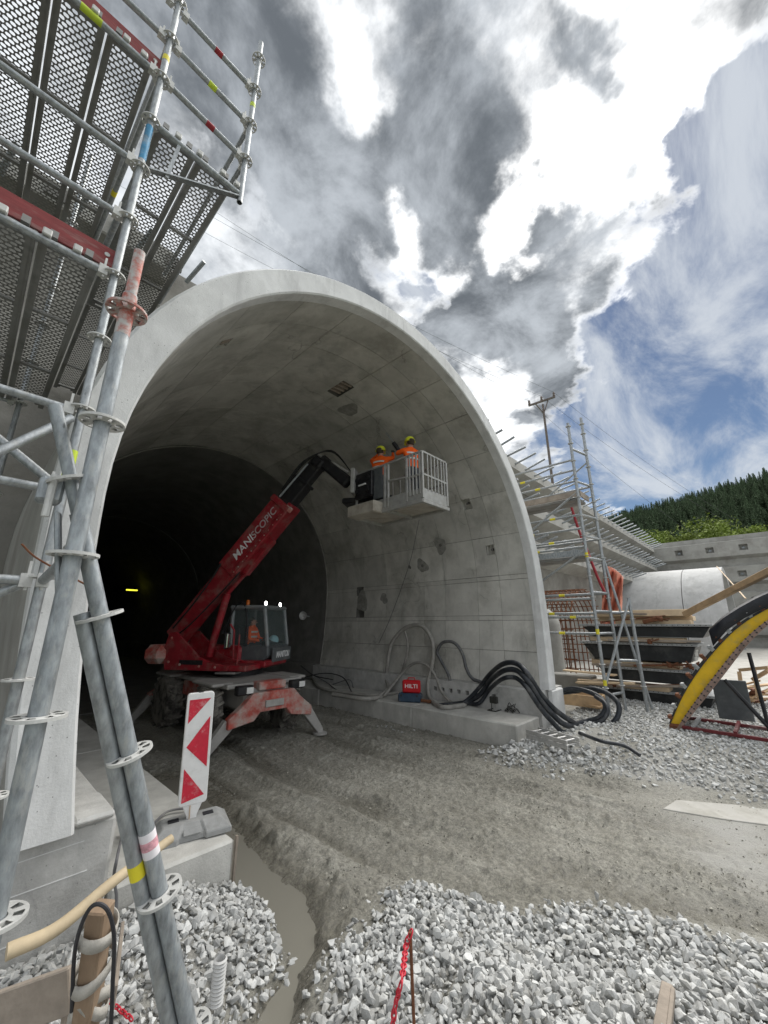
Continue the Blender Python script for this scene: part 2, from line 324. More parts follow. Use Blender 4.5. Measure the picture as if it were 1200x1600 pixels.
class MB:
    def __init__(s): s.v = []; s.f = []
    def add(s, v, f):
        n = len(s.v); s.v += [Vector(p) for p in v]; s.f += [tuple(i + n for i in q) for q in f]; return s
    def box(s, c, d, M=None, taper=1.0):
        c = Vector(c); vs = []
        for z in (-.5, .5):
            k = taper if z > 0 else 1.0
            for x, y in ((-.5, -.5), (.5, -.5), (.5, .5), (-.5, .5)):
                p = Vector((x * d[0] * k, y * d[1] * k, z * d[2])); vs.append(c + (M @ p if M else p))
        return s.add(vs, [(3, 2, 1, 0), (4, 5, 6, 7), (0, 1, 5, 4), (1, 2, 6, 5), (2, 3, 7, 6), (3, 0, 4, 7)])
    def bar(s, a, b, w, h, up=Vector((0, 0, 1))):
        a, b = Vector(a), Vector(b); z = (b - a).normalized(); x = up.cross(z)
        x = x.normalized() if x.length > 1e-4 else Vector((1, 0, 0)); y = z.cross(x)
        M = Matrix((x, y, z)).transposed(); return s.box((a + b) / 2, (w, h, (b - a).length), M)
    def ring(s, c, x, y, r, n):
        i0 = len(s.v)
        for k in range(n):
            t = 2 * math.pi * k / n; s.v.append(c + x * (r * math.cos(t)) + y * (r * math.sin(t)))
        return i0
    def tube(s, a, b, r, n=10, r2=None):
        a, b = Vector(a), Vector(b); x, y, z = frame_from(b - a)
        i = s.ring(a, x, y, r, n); j = s.ring(b, x, y, r if r2 is None else r2, n)
        for k in range(n): s.f.append((i + k, i + (k + 1) % n, j + (k + 1) % n, j + k))
        s.f.append(tuple(i + k for k in reversed(range(n)))); s.f.append(tuple(j + k for k in range(n))); return s
    def pipe(s, a, b, r, n=12, wall=.006):                      # open-ended hollow tube
        a, b = Vector(a), Vector(b); x, y, z = frame_from(b - a)
        i = [s.ring(a, x, y, r, n), s.ring(b, x, y, r, n), s.ring(b, x, y, r - wall, n), s.ring(a, x, y, r - wall, n)]
        for q in range(4):
            for k in range(n): s.f.append((i[q] + k, i[q] + (k + 1) % n, i[(q + 1) % 4] + (k + 1) % n, i[(q + 1) % 4] + k))
        return s
    def sweep(s, pts, r, n=8, closed=False):
        pts = [Vector(p) for p in pts]; m = len(pts); rr = r if isinstance(r, (list, tuple)) else [r] * m; ids = []; x = None
        for k, p in enumerate(pts):
            t = (pts[(k + 1) % m] - pts[k - 1]) if closed else (pts[min(k + 1, m - 1)] - pts[max(k - 1, 0)])
            if t.length < 1e-6: t = Vector((0, 0, 1))
            t.normalize()
            if x is None: x = frame_from(t)[0]
            x = (x - t * x.dot(t)); x = x.normalized() if x.length > 1e-5 else frame_from(t)[0]
            ids.append(s.ring(p, x, t.cross(x), rr[k], n))
        for q in range(m if closed else m - 1):
            i, j = ids[q], ids[(q + 1) % m]
            for k in range(n): s.f.append((i + k, i + (k + 1) % n, j + (k + 1) % n, j + k))
        if not closed:
            s.f.append(tuple(ids[0] + k for k in reversed(range(n)))); s.f.append(tuple(ids[-1] + k for k in range(n)))
        return s
    def prism(s, poly, vec):
        vec = Vector(vec); n = len(poly); i = len(s.v); s.v += [Vector(p) for p in poly] + [Vector(p) + vec for p in poly]
        s.f.append(tuple(i + k for k in reversed(range(n)))); s.f.append(tuple(i + n + k for k in range(n)))
        for k in range(n): s.f.append((i + k, i + (k + 1) % n, i + n + (k + 1) % n, i + n + k))
        return s
    def lathe(s, c, axis, prof, n=20):                            # prof: (radius, height) along axis
        x, y, z = frame_from(axis); c = Vector(c); ids = [s.ring(c + z * h, x, y, max(r, 1e-4), n) for r, h in prof]
        for i, j in zip(ids, ids[1:]):
            for k in range(n): s.f.append((i + k, i + (k + 1) % n, j + (k + 1) % n, j + k))
        s.f.append(tuple(ids[0] + k for k in reversed(range(n)))); s.f.append(tuple(ids[-1] + k for k in range(n))); return s
    def rosette(s, c, axis, r=.066, t=.009, n=8):                  # flat disc with eight holes
        x, y, z = frame_from(axis); c = Vector(c); r0, r1, r2 = r * .40, r * .55, r * .88
        for h in (-t / 2, t / 2):
            pass
        segs = n * 4
        def rg(rad, h): return s.ring(c + z * h, x, y, rad, segs)
        a = [rg(r0, -t / 2), rg(r1, -t / 2), rg(r2, -t / 2), rg(r, -t / 2)]; b = [rg(r0, t / 2), rg(r1, t / 2), rg(r2, t / 2), rg(r, t / 2)]
        for k in range(segs):
            k2 = (k + 1) % segs; hole = (k % 4) in (1, 2)
            for q in range(3):
                if q == 1 and hole: continue
                s.f.append((a[q] + k2, a[q] + k, a[q + 1] + k, a[q + 1] + k2)); s.f.append((b[q] + k, b[q] + k2, b[q + 1] + k2, b[q + 1] + k))
            s.f.append((a[3] + k2, a[3] + k, b[3] + k, b[3] + k2)); s.f.append((a[0] + k, a[0] + k2, b[0] + k2, b[0] + k))
            if hole:
                s.f.append((a[1] + k2, a[1] + k, b[1] + k, b[1] + k2)); s.f.append((a[2] + k, a[2] + k2, b[2] + k2, b[2] + k))
        return s
    def build(s, name, material, parent=None, smooth=None, bevel=0.0, sub=0):
        off = root_loc(parent) if parent is not None else None
        if parent is None:
            xs = [p.x for p in s.v]; ys = [p.y for p in s.v]; zs = [p.z for p in s.v]
            off = Vector(((min(xs) + max(xs)) / 2, (min(ys) + max(ys)) / 2, min(zs)))
        me = bpy.data.meshes.new(name); me.from_pydata([p - off for p in s.v], [], s.f); me.validate()
        if bevel:
            bm = bmesh.new(); bm.from_mesh(me); bmesh.ops.recalc_face_normals(bm, faces=bm.faces)
            ed = [e for e in bm.edges if len(e.link_faces) == 2 and e.calc_face_angle(0) > R(35)]
            bmesh.ops.bevel(bm, geom=ed, offset=bevel, segments=1, affect='EDGES', clamp_overlap=True); bm.to_mesh(me); bm.free()
        if smooth is not None:
            me.polygons.foreach_set('use_smooth', [True] * len(me.polygons)); me.set_sharp_from_angle(angle=R(smooth))
        me.update(); o = link(name, me, material, parent)
        if parent is None: o.location = off
        return o
def catmull(pts, n=8):
    pts = [Vector(p) for p in pts]; out = []
    q = [pts[0] * 2 - pts[1]] + pts + [pts[-1] * 2 - pts[-2]]
    for i in range(1, len(q) - 2):
        a, b, c, d = q[i - 1:i + 3]
        for k in range(n):
            t = k / n; out.append(.5 * ((2 * b) + (c - a) * t + (2 * a - 5 * b + 4 * c - d) * t * t + (3 * b - a - 3 * c + d) * t ** 3))
    return out + [pts[-1]]
def text_part(body, size, origin, xdir, ydir, material, name, parent, shear=0.0, extrude=.004, width=None):
    cu = bpy.data.curves.new('lettering', 'FONT'); cu.body = body; cu.size = size; cu.extrude = extrude; cu.shear = shear; cu.offset = size * .012
    tmp = bpy.data.objects.new('lettering', cu); col.objects.link(tmp); dg = bpy.context.evaluated_depsgraph_get()
    me = bpy.data.meshes.new_from_object(tmp.evaluated_get(dg)); bpy.data.objects.remove(tmp); bpy.data.curves.remove(cu)
    X = Vector(xdir).normalized(); Yv = Vector(ydir).normalized(); Z = X.cross(Yv); off = root_loc(parent)
    w = max(v.co.x for v in me.vertices); k = (width / w) if width else 1.0
    for v in me.vertices: v.co = Vector(origin) + X * v.co.x * k + Yv * v.co.y + Z * v.co.z - off
    me.materials.clear(); return link(name, me, material, parent)
def np_mesh(name, V, F, smooth=False):
    me = bpy.data.meshes.new(name); n = len(F); k = F.shape[1]
    me.vertices.add(len(V)); me.vertices.foreach_set('co', np.ascontiguousarray(V, dtype=np.float32).ravel())
    me.loops.add(n * k); me.loops.foreach_set('vertex_index', np.ascontiguousarray(F, dtype=np.int32).ravel())
    me.polygons.add(n); me.polygons.foreach_set('loop_start', np.arange(0, n * k, k, dtype=np.int32))
    me.polygons.foreach_set('use_smooth', np.full(n, smooth, dtype=bool)); me.update(calc_edges=True); return me
def vnoise(x, y, s, seed):
    g = np.random.default_rng(seed).random((128, 128)); x = x * s; y = y * s
    xi = np.floor(x).astype(int); yi = np.floor(y).astype(int); fx = x - xi; fy = y - yi
    fx = fx * fx * (3 - 2 * fx); fy = fy * fy * (3 - 2 * fy)
    q = lambda a, b: g[a % 128, b % 128]
    return (q(xi, yi) * (1 - fx) + q(xi + 1, yi) * fx) * (1 - fy) + (q(xi, yi + 1) * (1 - fx) + q(xi + 1, yi + 1) * fx) * fy - .5
def fbm(x, y, s, seed, o=4, g=.5):
    return sum(vnoise(x, y, s * 2 ** k, seed + k) * g ** k for k in range(o))
def sstep(v, a, b): t = np.clip((v - a) / (b - a), 0, 1); return t * t * (3 - 2 * t)
def poly_sd(x, y, poly):                                          # signed distance, positive inside
    x = np.asarray(x, float); y = np.asarray(y, float); d = np.full(x.shape, 1e9); ins = np.zeros(x.shape, bool); n = len(poly)
    for i in range(n):
        ax, ay = poly[i]; bx, by = poly[(i + 1) % n]; ux, uy = bx - ax, by - ay
        t = np.clip(((x - ax) * ux + (y - ay) * uy) / (ux * ux + uy * uy), 0, 1)
        d = np.minimum(d, np.hypot(x - ax - t * ux, y - ay - t * uy))
        c = ((ay > y) != (by > y)) & (x < (bx - ax) * (y - ay) / ((by - ay) if by != ay else 1e-9) + ax); ins ^= c
    return np.where(ins, d, -d)

# ================================================================== GROUND
G1 = [(1.80, 2.38), (2.25, 2.62), (2.75, 2.72), (3.23, 2.80), (3.45, 2.35), (3.62, 1.90), (4.10, 1.40), (4.42, .46), (5.2, -1.5), (5.8, -7.5), (-5, -7.5), (-5, .3), (-.6, .9), (.9, 1.75)]
G2 = [(2.22, 3.60), (2.12, 3.15), (1.62, 2.80), (1.0, 2.38), (.2, 1.95), (-2, 1.45), (-5, 1.3), (-5, 4.4), (2.12, 4.4)]
G3 = [(6.95, 4.3), (7.15, 3.5), (7.55, 2.6), (7.75, 1.65), (7.95, .45), (8.8, -2), (9.5, -7.5), (17, -7.5), (17, 14.5), (9.9, 14.5), (9.9, 4.3)]
ROAD = [(5.05, 15), (5.05, 9), (5.0, 6.2), (5.2, 3.8), (5.75, 1.2), (6.5, -1.5), (7.6, -8)]
DITCH = [(2.75, 7.2), (2.62, 5.4), (2.45, 4.3), (2.40, 3.6), (2.12, 2.92), (1.68, 2.52), (1.15, 2.05), (.3, 1.5), (-1.5, 1.1)]
def line_d(x, y, pts, signed=False):
    d = np.full(x.shape, 1e9); sg = np.ones(x.shape)
    for (ax, ay), (bx, by) in zip(pts, pts[1:]):
        ux, uy = bx - ax, by - ay; t = np.clip(((x - ax) * ux + (y - ay) * uy) / (ux * ux + uy * uy), 0, 1)
        dd = np.hypot(x - ax - t * ux, y - ay - t * uy); cr = np.sign(ux * (y - ay) - uy * (x - ax)); m = dd < d
        d = np.where(m, dd, d); sg = np.where(m, cr, sg)
    return d * sg if signed else d
def height(x, y, detail=True):
    x = np.asarray(x, float); y = np.asarray(y, float)
    wob = fbm(x, y, 1.1, 5, 3) * .22
    s1 = poly_sd(x, y, G1) + wob; s2 = poly_sd(x, y, G2) + wob * .6; s3 = poly_sd(x, y, G3) + wob
    d = line_d(x, y, ROAD, True); dd = line_d(x, y, DITCH)
    z = np.zeros(x.shape)
    d2 = d + fbm(x, y, .45, 17, 2) * .35
    for c, w, a in ((.9, .20, -.055), (-.9, .20, -.055), (.55, .10, .035), (1.25, .10, .04), (-1.25, .10, .04), (-.55, .10, .03), (1.75, .16, -.04), (-1.8, .18, -.035), (2.05, .10, .03), (0, .3, .015)):
        z += a * np.exp(-((d2 - c) / w) ** 2)
    z += fbm(x, y, .6, 31, 3) * .05
    if detail:
        al = y * .93 - x * .37                                            # roughly along the track
        streak = fbm(d2 * 6, al * .35, 1.0, 43, 4, .55); churn = fbm(x, y, 6, 41, 4, .62); fine = fbm(x, y, 15, 61, 3, .7)
        lane = sum(np.exp(-((d2 - c) / .17) ** 2) for c in (.9, -.9, 1.75, -1.8))
        tread = np.tanh(4 * np.sin(al * 2 * np.pi / .16 + np.abs(d2 % .36 - .18) * 26)) * lane * sstep(fbm(x, y, .8, 55, 2), -.12, .2)
        crumb = np.maximum(fbm(x, y, 13, 71, 3, .6) - .12, 0) * .085
        z += (streak * .032 + churn * .008 + fine * .009 + tread * .008 + crumb * (1 - .7 * np.clip(lane, 0, 1))) * (1 - .85 * np.exp(-(dd / .42) ** 2))
    z -= .10 * np.exp(-(dd / .45) ** 2)
    fl = np.exp(-(((x - 7.2) / 1.0) ** 2 + ((y - .9) / 1.0) ** 2) ** 2); z = z * (1 - fl) + fl * .0
    ridge = np.exp(-((line_d(x, y, [(3.0, 5.6), (2.95, 4.4), (2.95, 3.6), (2.75, 3.05), (2.2, 2.62)]) - .0) / .22) ** 2)
    z += ridge * (.06 + (np.maximum(fbm(x, y, 8.5, 77, 3, .6), -.1) * .16 if detail else 0))
    z = np.where(s1 > -.35, z * (1 - sstep(s1, -.35, .15)) + (.08 + .40 * sstep(s1, 0, 2.1) + fbm(x, y, .9, 91, 3) * .10) * sstep(s1, -.35, .15), z)
    z = np.where(s2 > -.2, z * (1 - sstep(s2, -.2, .1)) + (.10 + .22 * sstep(s2, 0, .8) + fbm(x, y, 1.3, 95, 3) * .06) * sstep(s2, -.2, .1), z)
    z = np.where(s3 > -.4, z * (1 - sstep(s3, -.4, .5)) + (.10 + .30 * sstep(s3, 0, 1.5) + fbm(x, y, .7, 99, 3) * .05) * sstep(s3, -.4, .5), z)
    return z, s1, s2, s3
def hz(x, y): return float(height(np.array([x]), np.array([y]), False)[0][0])
def build_ground():
    st = .03; xs = np.arange(-3.0, 13.01, st); ys = np.arange(-3.2, 13.6, st)
    Xg, Yg = np.meshgrid(xs, ys, indexing='ij'); Z, s1, s2, s3 = height(Xg, Yg)
    V = np.stack([Xg, Yg, Z], -1).reshape(-1, 3); nx, ny = Xg.shape
    i = (np.arange(nx - 1)[:, None] * ny + np.arange(ny - 1)[None, :]).ravel()
    me = np_mesh('mud_ground', V, np.stack([i, i + ny, i + ny + 1, i + 1], 1), True)
    dust = .75 * sstep(np.maximum(s1, np.maximum(s2, s3)), -.15, .25) + .5 * np.exp(-(((Xg - 7.0) / 1.0) ** 2 + ((Yg - .8) / 1.1) ** 2)) + .6 * np.exp(-(((Xg - 6.3) / .9) ** 2 + ((Yg - .75) / .35) ** 2)) + .45 * np.exp(-(((Xg - 5.0) / .9) ** 2 + ((Yg - .4) / .9) ** 2))
    dust = np.clip(dust * (.7 + fbm(Xg, Yg, 2.2, 203, 4) * 1.1), 0, .95)
    at = me.attributes.new('dust', 'FLOAT', 'POINT'); at.data.foreach_set('value', dust.astype(np.float32).ravel())
    wet = sstep(-(Z - fbm(Xg, Yg, .6, 31, 3) * .05), -.005, .055) * (.55 + 1.1 * fbm(Xg, Yg, .7, 207, 3)); wet = np.clip(wet + .9 * np.exp(-(line_d(Xg, Yg, DITCH) / .5) ** 4), 0, 1) * (np.maximum(s1, np.maximum(s2, s3)) < -.1)
    at = me.attributes.new('wet', 'FLOAT', 'POINT'); at.data.foreach_set('value', wet.astype(np.float32).ravel())
    tag(link('mud_ground', me, 'mud'), kind='structure')
    m = MB(); m.add([(.0, 1.3, -.05), (3.4, 1.3, -.05), (3.9, 9, -.05), (2.15, 9, -.05), (2.15, 3.95, -.05), (-1.4, 1.3, -.05)], [(0, 1, 2, 3, 4, 5)])
    o = m.build('puddle', 'muddy_water'); tag(o, kind='structure')
    m = MB(); m.box((100, -3.5, .2), (174.02, 23, .3)); tag(m.build('site_yard', 'plate_dusty'), kind='structure')
    m = MB(); m.box((0, 0, -.85), (3000, 3000, .9)); tag(m.build('surrounding_land', 'hill_soil'), kind='structure')
    m = MB(); m.box((5, 40, -.1), (9.2, 52, .16)); tag(m.build('tunnel_floor', 'dark_lining'), kind='structure')
build_ground()

# ---- gravel: crushed stone
def hull_variants(n, pts, seed):
    r = np.random.default_rng(seed); out = []
    for _ in range(n):
        bm = bmesh.new(); sc3 = np.array([1.0, r.uniform(.62, .95), r.uniform(.45, .75)])
        p = r.normal(size=(pts, 3)); p /= np.linalg.norm(p, axis=1)[:, None]; p *= r.uniform(.78, 1.0, (pts, 1)) * sc3
        for q in p: bm.verts.new(q)
        res = bmesh.ops.convex_hull(bm, input=bm.verts)
        bmesh.ops.delete(bm, geom=[e for e in res['geom_interior'] if isinstance(e, bmesh.types.BMVert)], context='VERTS')
        bmesh.ops.triangulate(bm, faces=bm.faces); bm.verts.index_update()
        out.append((np.array([v.co[:] for v in bm.verts]), np.array([[v.index for v in f.verts] for f in bm.faces]))); bm.free()
    return out
STONES = hull_variants(16, 15, 3); FINES = hull_variants(8, 7, 5)
def rot_mats(n, r):
    q = r.normal(size=(n, 4)); q /= np.linalg.norm(q, axis=1)[:, None]; w, x, y, z = q.T
    return np.stack([1 - 2 * (y * y + z * z), 2 * (x * y - z * w), 2 * (x * z + y * w), 2 * (x * y + z * w), 1 - 2 * (x * x + z * z), 2 * (y * z - x * w),
                     2 * (x * z - y * w), 2 * (y * z + x * w), 1 - 2 * (x * x + y * y)], 1).reshape(n, 3, 3)
def scatter(bounds, spacing, maskf, r0, r1, seed, layers=2):
    r = np.random.default_rng(seed); P_ = []
    for l in range(layers):
        xs = np.arange(bounds[0], bounds[1], spacing); ys = np.arange(bounds[2], bounds[3], spacing)
        X, Y = np.meshgrid(xs, ys, indexing='ij'); X = (X + r.uniform(-.55, .55, X.shape) * spacing).ravel(); Y = (Y + r.uniform(-.55, .55, Y.shape) * spacing).ravel()
        Z, s1, s2, s3 = height(X, Y, False); k = r.random(X.shape) < maskf(X, Y, s1, s2, s3)
        X, Y, Z = X[k], Y[k], Z[k]; rad = r0 + (r1 - r0) * r.random(len(X)) ** 1.6
        P_.append(np.stack([X, Y, Z + rad * (r.uniform(-.1, .45, len(X)) + .55 * l), rad], 1))
    return np.concatenate(P_)
def stones_mesh(name, pts, seed, hulls=None):
    hulls = hulls or STONES; r = np.random.default_rng(seed); Vs, Fs, o = [], [], 0; var = r.integers(0, len(hulls), len(pts))
    for k, (v, f) in enumerate(hulls):
        p = pts[var == k]
        if not len(p): continue
        M = rot_mats(len(p), r); w = np.einsum('nij,vj->nvi', M, v) * p[:, 3][:, None, None]; w[:, :, 2] *= .85; w += p[:, None, :3]
        Vs.append(w.reshape(-1, 3)); Fs.append((f[None] + (np.arange(len(p)) * len(v))[:, None, None]).reshape(-1, 3) + o); o += len(p) * len(v)
    return np_mesh(name, np.concatenate(Vs), np.concatenate(Fs))
STONE_ME = []
for k, (v, f) in enumerate(STONES):
    me = np_mesh('stone', v, f); me.materials.append(MATS['stone_single']); STONE_ME.append(me)
def in_view(p):
    d = p[:, :3] - np.array([0, 0, CAM_H]); fw = d[:, 0] * math.sin(YAW) + d[:, 1] * math.cos(YAW); rt = d[:, 0] * math.cos(YAW) - d[:, 1] * math.sin(YAW)
    z = fw * math.cos(PITCH) + d[:, 2] * math.sin(PITCH); y = d[:, 2] * math.cos(PITCH) - fw * math.sin(PITCH)
    return z, (z > .3) & (abs(rt / z * F_PX) < 640) & (abs(y / z * F_PX) < 840)
def gravel(name, pts, seed, singles, material='stone', hulls=None):
    z, vis = in_view(pts); order = np.argsort(np.where(vis, z / pts[:, 3], 1e9))
    top, rest = pts[order[:singles]], pts[order[singles:]]
    me = stones_mesh(name, rest, seed, hulls); o = link(name, me, material); tag(o, kind='stuff')
    r = random.Random(seed)
    for x, y, zz, rad in top:
        s = bpy.data.objects.new('stone', r.choice(STONE_ME)); col.objects.link(s); s.parent = o
        s.location = (x, y, zz); s.rotation_euler = (r.uniform(0, 6.28), r.uniform(0, 6.28), r.uniform(0, 6.28)); s.scale = (rad, rad, rad * .9)
    return o
g1 = scatter((1.2, 5.2, -.4, 3.2), .038, lambda x, y, a, b, c: np.where(a > .02, 1.0, .35 * sstep(a, -.22, .02)), .011, .050, 11, 2)
tag(gravel('foreground_gravel', g1, 12, 240), 'coarse pale grey crushed stone heaped in the foreground beside the muddy track', 'gravel')
g2 = scatter((-.9, 2.5, 1.8, 3.95), .038, lambda x, y, a, b, c: np.where(b > -.06, 1.0, .3 * sstep(b, -.2, -.06)), .011, .050, 13, 2)
tag(gravel('footing_gravel', g2, 14, 60), 'pale grey crushed stone piled against the left concrete footing', 'gravel')
gf = np.concatenate([scatter((1.2, 5.2, -.2, 3.1), .030, lambda x, y, a, b, c: .8 * sstep(a, -.25, .1), .006, .015, 31, 1), scatter((-.3, 2.4, 1.9, 3.95), .030, lambda x, y, a, b, c: .8 * sstep(b, -.25, .05), .006, .015, 32, 1)])
tag(gravel('gravel_fines', gf, 33, 0, 'stone_warm', FINES), 'fine grit between the crushed stones of the foreground', 'grit')
g3 = scatter((6.7, 15.5, -2.2, 3.9), .055, lambda x, y, a, b, c: np.where(c > .05, .95 * (1 - .92 * np.exp(-(((x - 8.3) / .75) ** 2 + ((y - 2.75) / .45) ** 2))), .25 * sstep(c, -.3, .1)) * (1 - .7 * (x < 7.85) * (y > 3.3)), .022, .058, 15, 1)
tag(gravel('yard_gravel', g3, 16, 0), 'pale crushed stone spread over the yard under the yellow formwork', 'gravel')
g4 = np.concatenate([scatter((5.9, 8.0, 2.6, 4.6), .07, lambda x, y, a, b, c: .85 * np.exp(-(((x - 7.35) / .35) ** 2 + ((y - 3.65) / .55) ** 2)), .025, .075, 17, 2),
                     scatter((7.4, 9.3, 2.2, 3.8), .07, lambda x, y, a, b, c: .8 * np.exp(-(((x - 7.9) / .35) ** 2 + ((y - 3.05) / .7) ** 2)), .025, .085, 18, 2),
                     scatter((6.3, 7.8, 5.0, 8.2), .09, lambda x, y, a, b, c: .35 * np.exp(-(((x - 7.35) / .25) ** 2)) * (np.sin(y * 3) > .2), .02, .05, 19, 1)])
tag(gravel('rubble', g4, 20, 0), 'broken stone rubble lying at the end of the right concrete kerb', 'rubble')
g5 = scatter((2.3, 7.7, .1, 8.5), .04, lambda x, y, a, b, c: (.12 + .75 * sstep(fbm(x, y, 1.2, 88, 3), -.10, .25)) * (line_d(x, y, DITCH) > .45), .005, .022, 21, 1)
tag(gravel('mud_clods', g5, 22, 0, 'mud_clod', FINES), 'small stones and clods trodden into the wet mud of the track', 'clods')

# ================================================================== TUNNEL
XC, ZC, RAD = 5.05, 3.42, 4.40
def half_profile(off):                                             # right half, from the plinth up to the crown
    pts = []
    for z in np.linspace(.93, ZC, 10, endpoint=False):
        pts.append((RAD - .20 * ((ZC - z) / (ZC - .93)) ** 2 + off, z))
    for a in np.linspace(0, math.pi / 2, 25): pts.append(((RAD + off) * math.cos(a), ZC + (RAD + off) * math.sin(a)))
    return pts
def profile(off):
    h = half_profile(off); return [(XC + x, z) for x, z in h] + [(XC - x, z) for x, z in reversed(h[:-1])]
PR = np.array(profile(0)); S_ = np.concatenate([[0], np.cumsum(np.hypot(*np.diff(PR, axis=0).T))]); S_TOT = S_[-1]
PO = np.array(profile(1.0)) - PR
def at_s(s, off=0.0):
    p = np.array([np.interp(s, S_, PR[:, k]) for k in (0, 1)]); n = np.array([np.interp(s, S_, PO[:, k]) for k in (0, 1)]); return p + n * off
def hit_lining(px, py):
    r = ray(px, py); best = None
    for i in range(len(PR) - 1):
        (x0, z0), (x1, z1) = PR[i], PR[i + 1]; ux, uz = x1 - x0, z1 - z0; den = r.x * uz - r.z * ux
        if abs(den) < 1e-9: continue
        t = (x0 * uz - (z0 - CAM_H) * ux) / den; k = (x0 * r.z - (z0 - CAM_H) * r.x) / den
        if t > 0 and 0 <= k <= 1 and t * r.y > 3.9 and (best is None or t < best[0]): best = (t, S_[i] + k * (S_[i + 1] - S_[i]), t * r.y)
    return best[1], best[2]
Y_FRONT, Y_JOINT, Y_END = 3.80, 12.0, 62.0
tunnel = thing('tunnel', 'grey concrete tunnel portal with a pale arched rim', 'tunnel', (XC, Y_FRONT, 0))
def lean(y, z): return y + .045 * max(0.0, z - 1.0) * max(0.0, min(1.0, (5.3 - y) / 1.3))
def sweep_section(sec, prof_pts=None):                             # sec: list of (offset, y) swept along the tunnel profile
    m = MB(); rows = []
    for off, y in sec:
        pr = profile(off); rows.append(len(m.v)); m.v += [Vector((x, lean(y, z), z)) for x, z in pr]
    n = len(pr); k = len(sec)
    for a in range(k):
        b = (a + 1) % k
        for i in range(n - 1): m.f.append((rows[a] + i, rows[a] + i + 1, rows[b] + i + 1, rows[b] + i))
    m.f.append(tuple(rows[a] for a in range(k))); m.f.append(tuple(rows[a] + n - 1 for a in reversed(range(k)))); return m
sweep_section([(0, 4.02), (0, 3.82), (.02, Y_FRONT), (.33, Y_FRONT), (.36, 3.83), (.36, 4.02)]).build('portal_rim', 'portal_concrete', tunnel, smooth=30)
sweep_section([(.26, 4.021), (.36, 4.021), (.36, Y_JOINT), (.26, Y_JOINT)]).build('outer_shell', 'wall_concrete', tunnel, smooth=30)
NICHES = []                                                        # s0, s1, y0, y1, depth
for px, py, ds, dy, dep in ((532, 608, .34, .62, .14), (729, 788, .30, .28, .16), (768, 859, .26, .26, .16), (350, 537, .22, .30, .10),
                            (563, 924, .30, .34, .12), (563, 957, .34, .40, .12)):
    s, y = hit_lining(px, py); NICHES.append((s - ds / 2, s + ds / 2, y - dy / 2, y + dy / 2, dep))
def in_niche(s, y): return any(a < s < b and c < y < d for a, b, c, d, _ in NICHES)
s_br = [0, .78, 1.5, 1.62, 2.5, 2.62, 3.65, 4.75, 5.85, 6.95, 8.05, 9.1]
s_br += [S_TOT - v for v in reversed(s_br[:-1])] if S_TOT - s_br[-2] > s_br[-1] + .3 else []
s_br = sorted(v for v in s_br if v < S_TOT + .01); s_br[-1] = S_TOT
y_br = [4.02, 4.86, 5.55, 6.6, 7.35, 8.9, 10.3, Y_JOINT]
G = .005
def patch(s0, s1, y0, y1, off, skirt):
    ss = set(np.linspace(s0, s1, max(2, int((s1 - s0) / .2) + 2))); yy = {y0, y1}
    for a, b, c, d, _ in NICHES:
        if a < s1 and b > s0 and c < y1 and d > y0:
            ss |= {v for v in (a, b) if s0 < v < s1}; yy |= {v for v in (c, d) if y0 < v < y1}
    ss, yy = sorted(ss), sorted(yy); m = MB(); idx = {}
    def vid(i, j, lvl=0):
        if (i, j, lvl) not in idx:
            p = at_s(ss[i], off + lvl * .024); idx[(i, j, lvl)] = len(m.v); m.v.append(Vector((p[0], lean(yy[j], p[1]), p[1])))
        return idx[(i, j, lvl)]
    I, J = len(ss) - 1, len(yy) - 1
    for i in range(I):
        for j in range(J):
            if in_niche((ss[i] + ss[i + 1]) / 2, (yy[j] + yy[j + 1]) / 2): continue
            m.f.append((vid(i, j), vid(i + 1, j), vid(i + 1, j + 1), vid(i, j + 1)))
            if skirt:
                if i == 0: m.f.append((vid(i, j + 1), vid(i, j), vid(i, j, 1), vid(i, j + 1, 1)))
                if i == I - 1: m.f.append((vid(I, j), vid(I, j + 1), vid(I, j + 1, 1), vid(I, j, 1)))
                if j == 0: m.f.append((vid(i, j), vid(i + 1, j), vid(i + 1, j, 1), vid(i, j, 1)))
                if j == J - 1: m.f.append((vid(i + 1, J), vid(i, J), vid(i, J, 1), vid(i + 1, J, 1)))
    return m
patch(0, S_TOT, 4.0, Y_JOINT + .1, .025, False).build('lining_backing', 'joint_concrete', tunnel, smooth=30)
rr = random.Random(5)
for i in range(len(s_br) - 1):
    for j in range(len(y_br) - 1):
        g = G * rr.uniform(.6, 1.5)
        patch(s_br[i] + g, s_br[i + 1] - g, y_br[j] + g, y_br[j + 1] - g, rr.uniform(-.001, .0025), True).build('lining_panel', 'lining_concrete', tunnel, smooth=25)
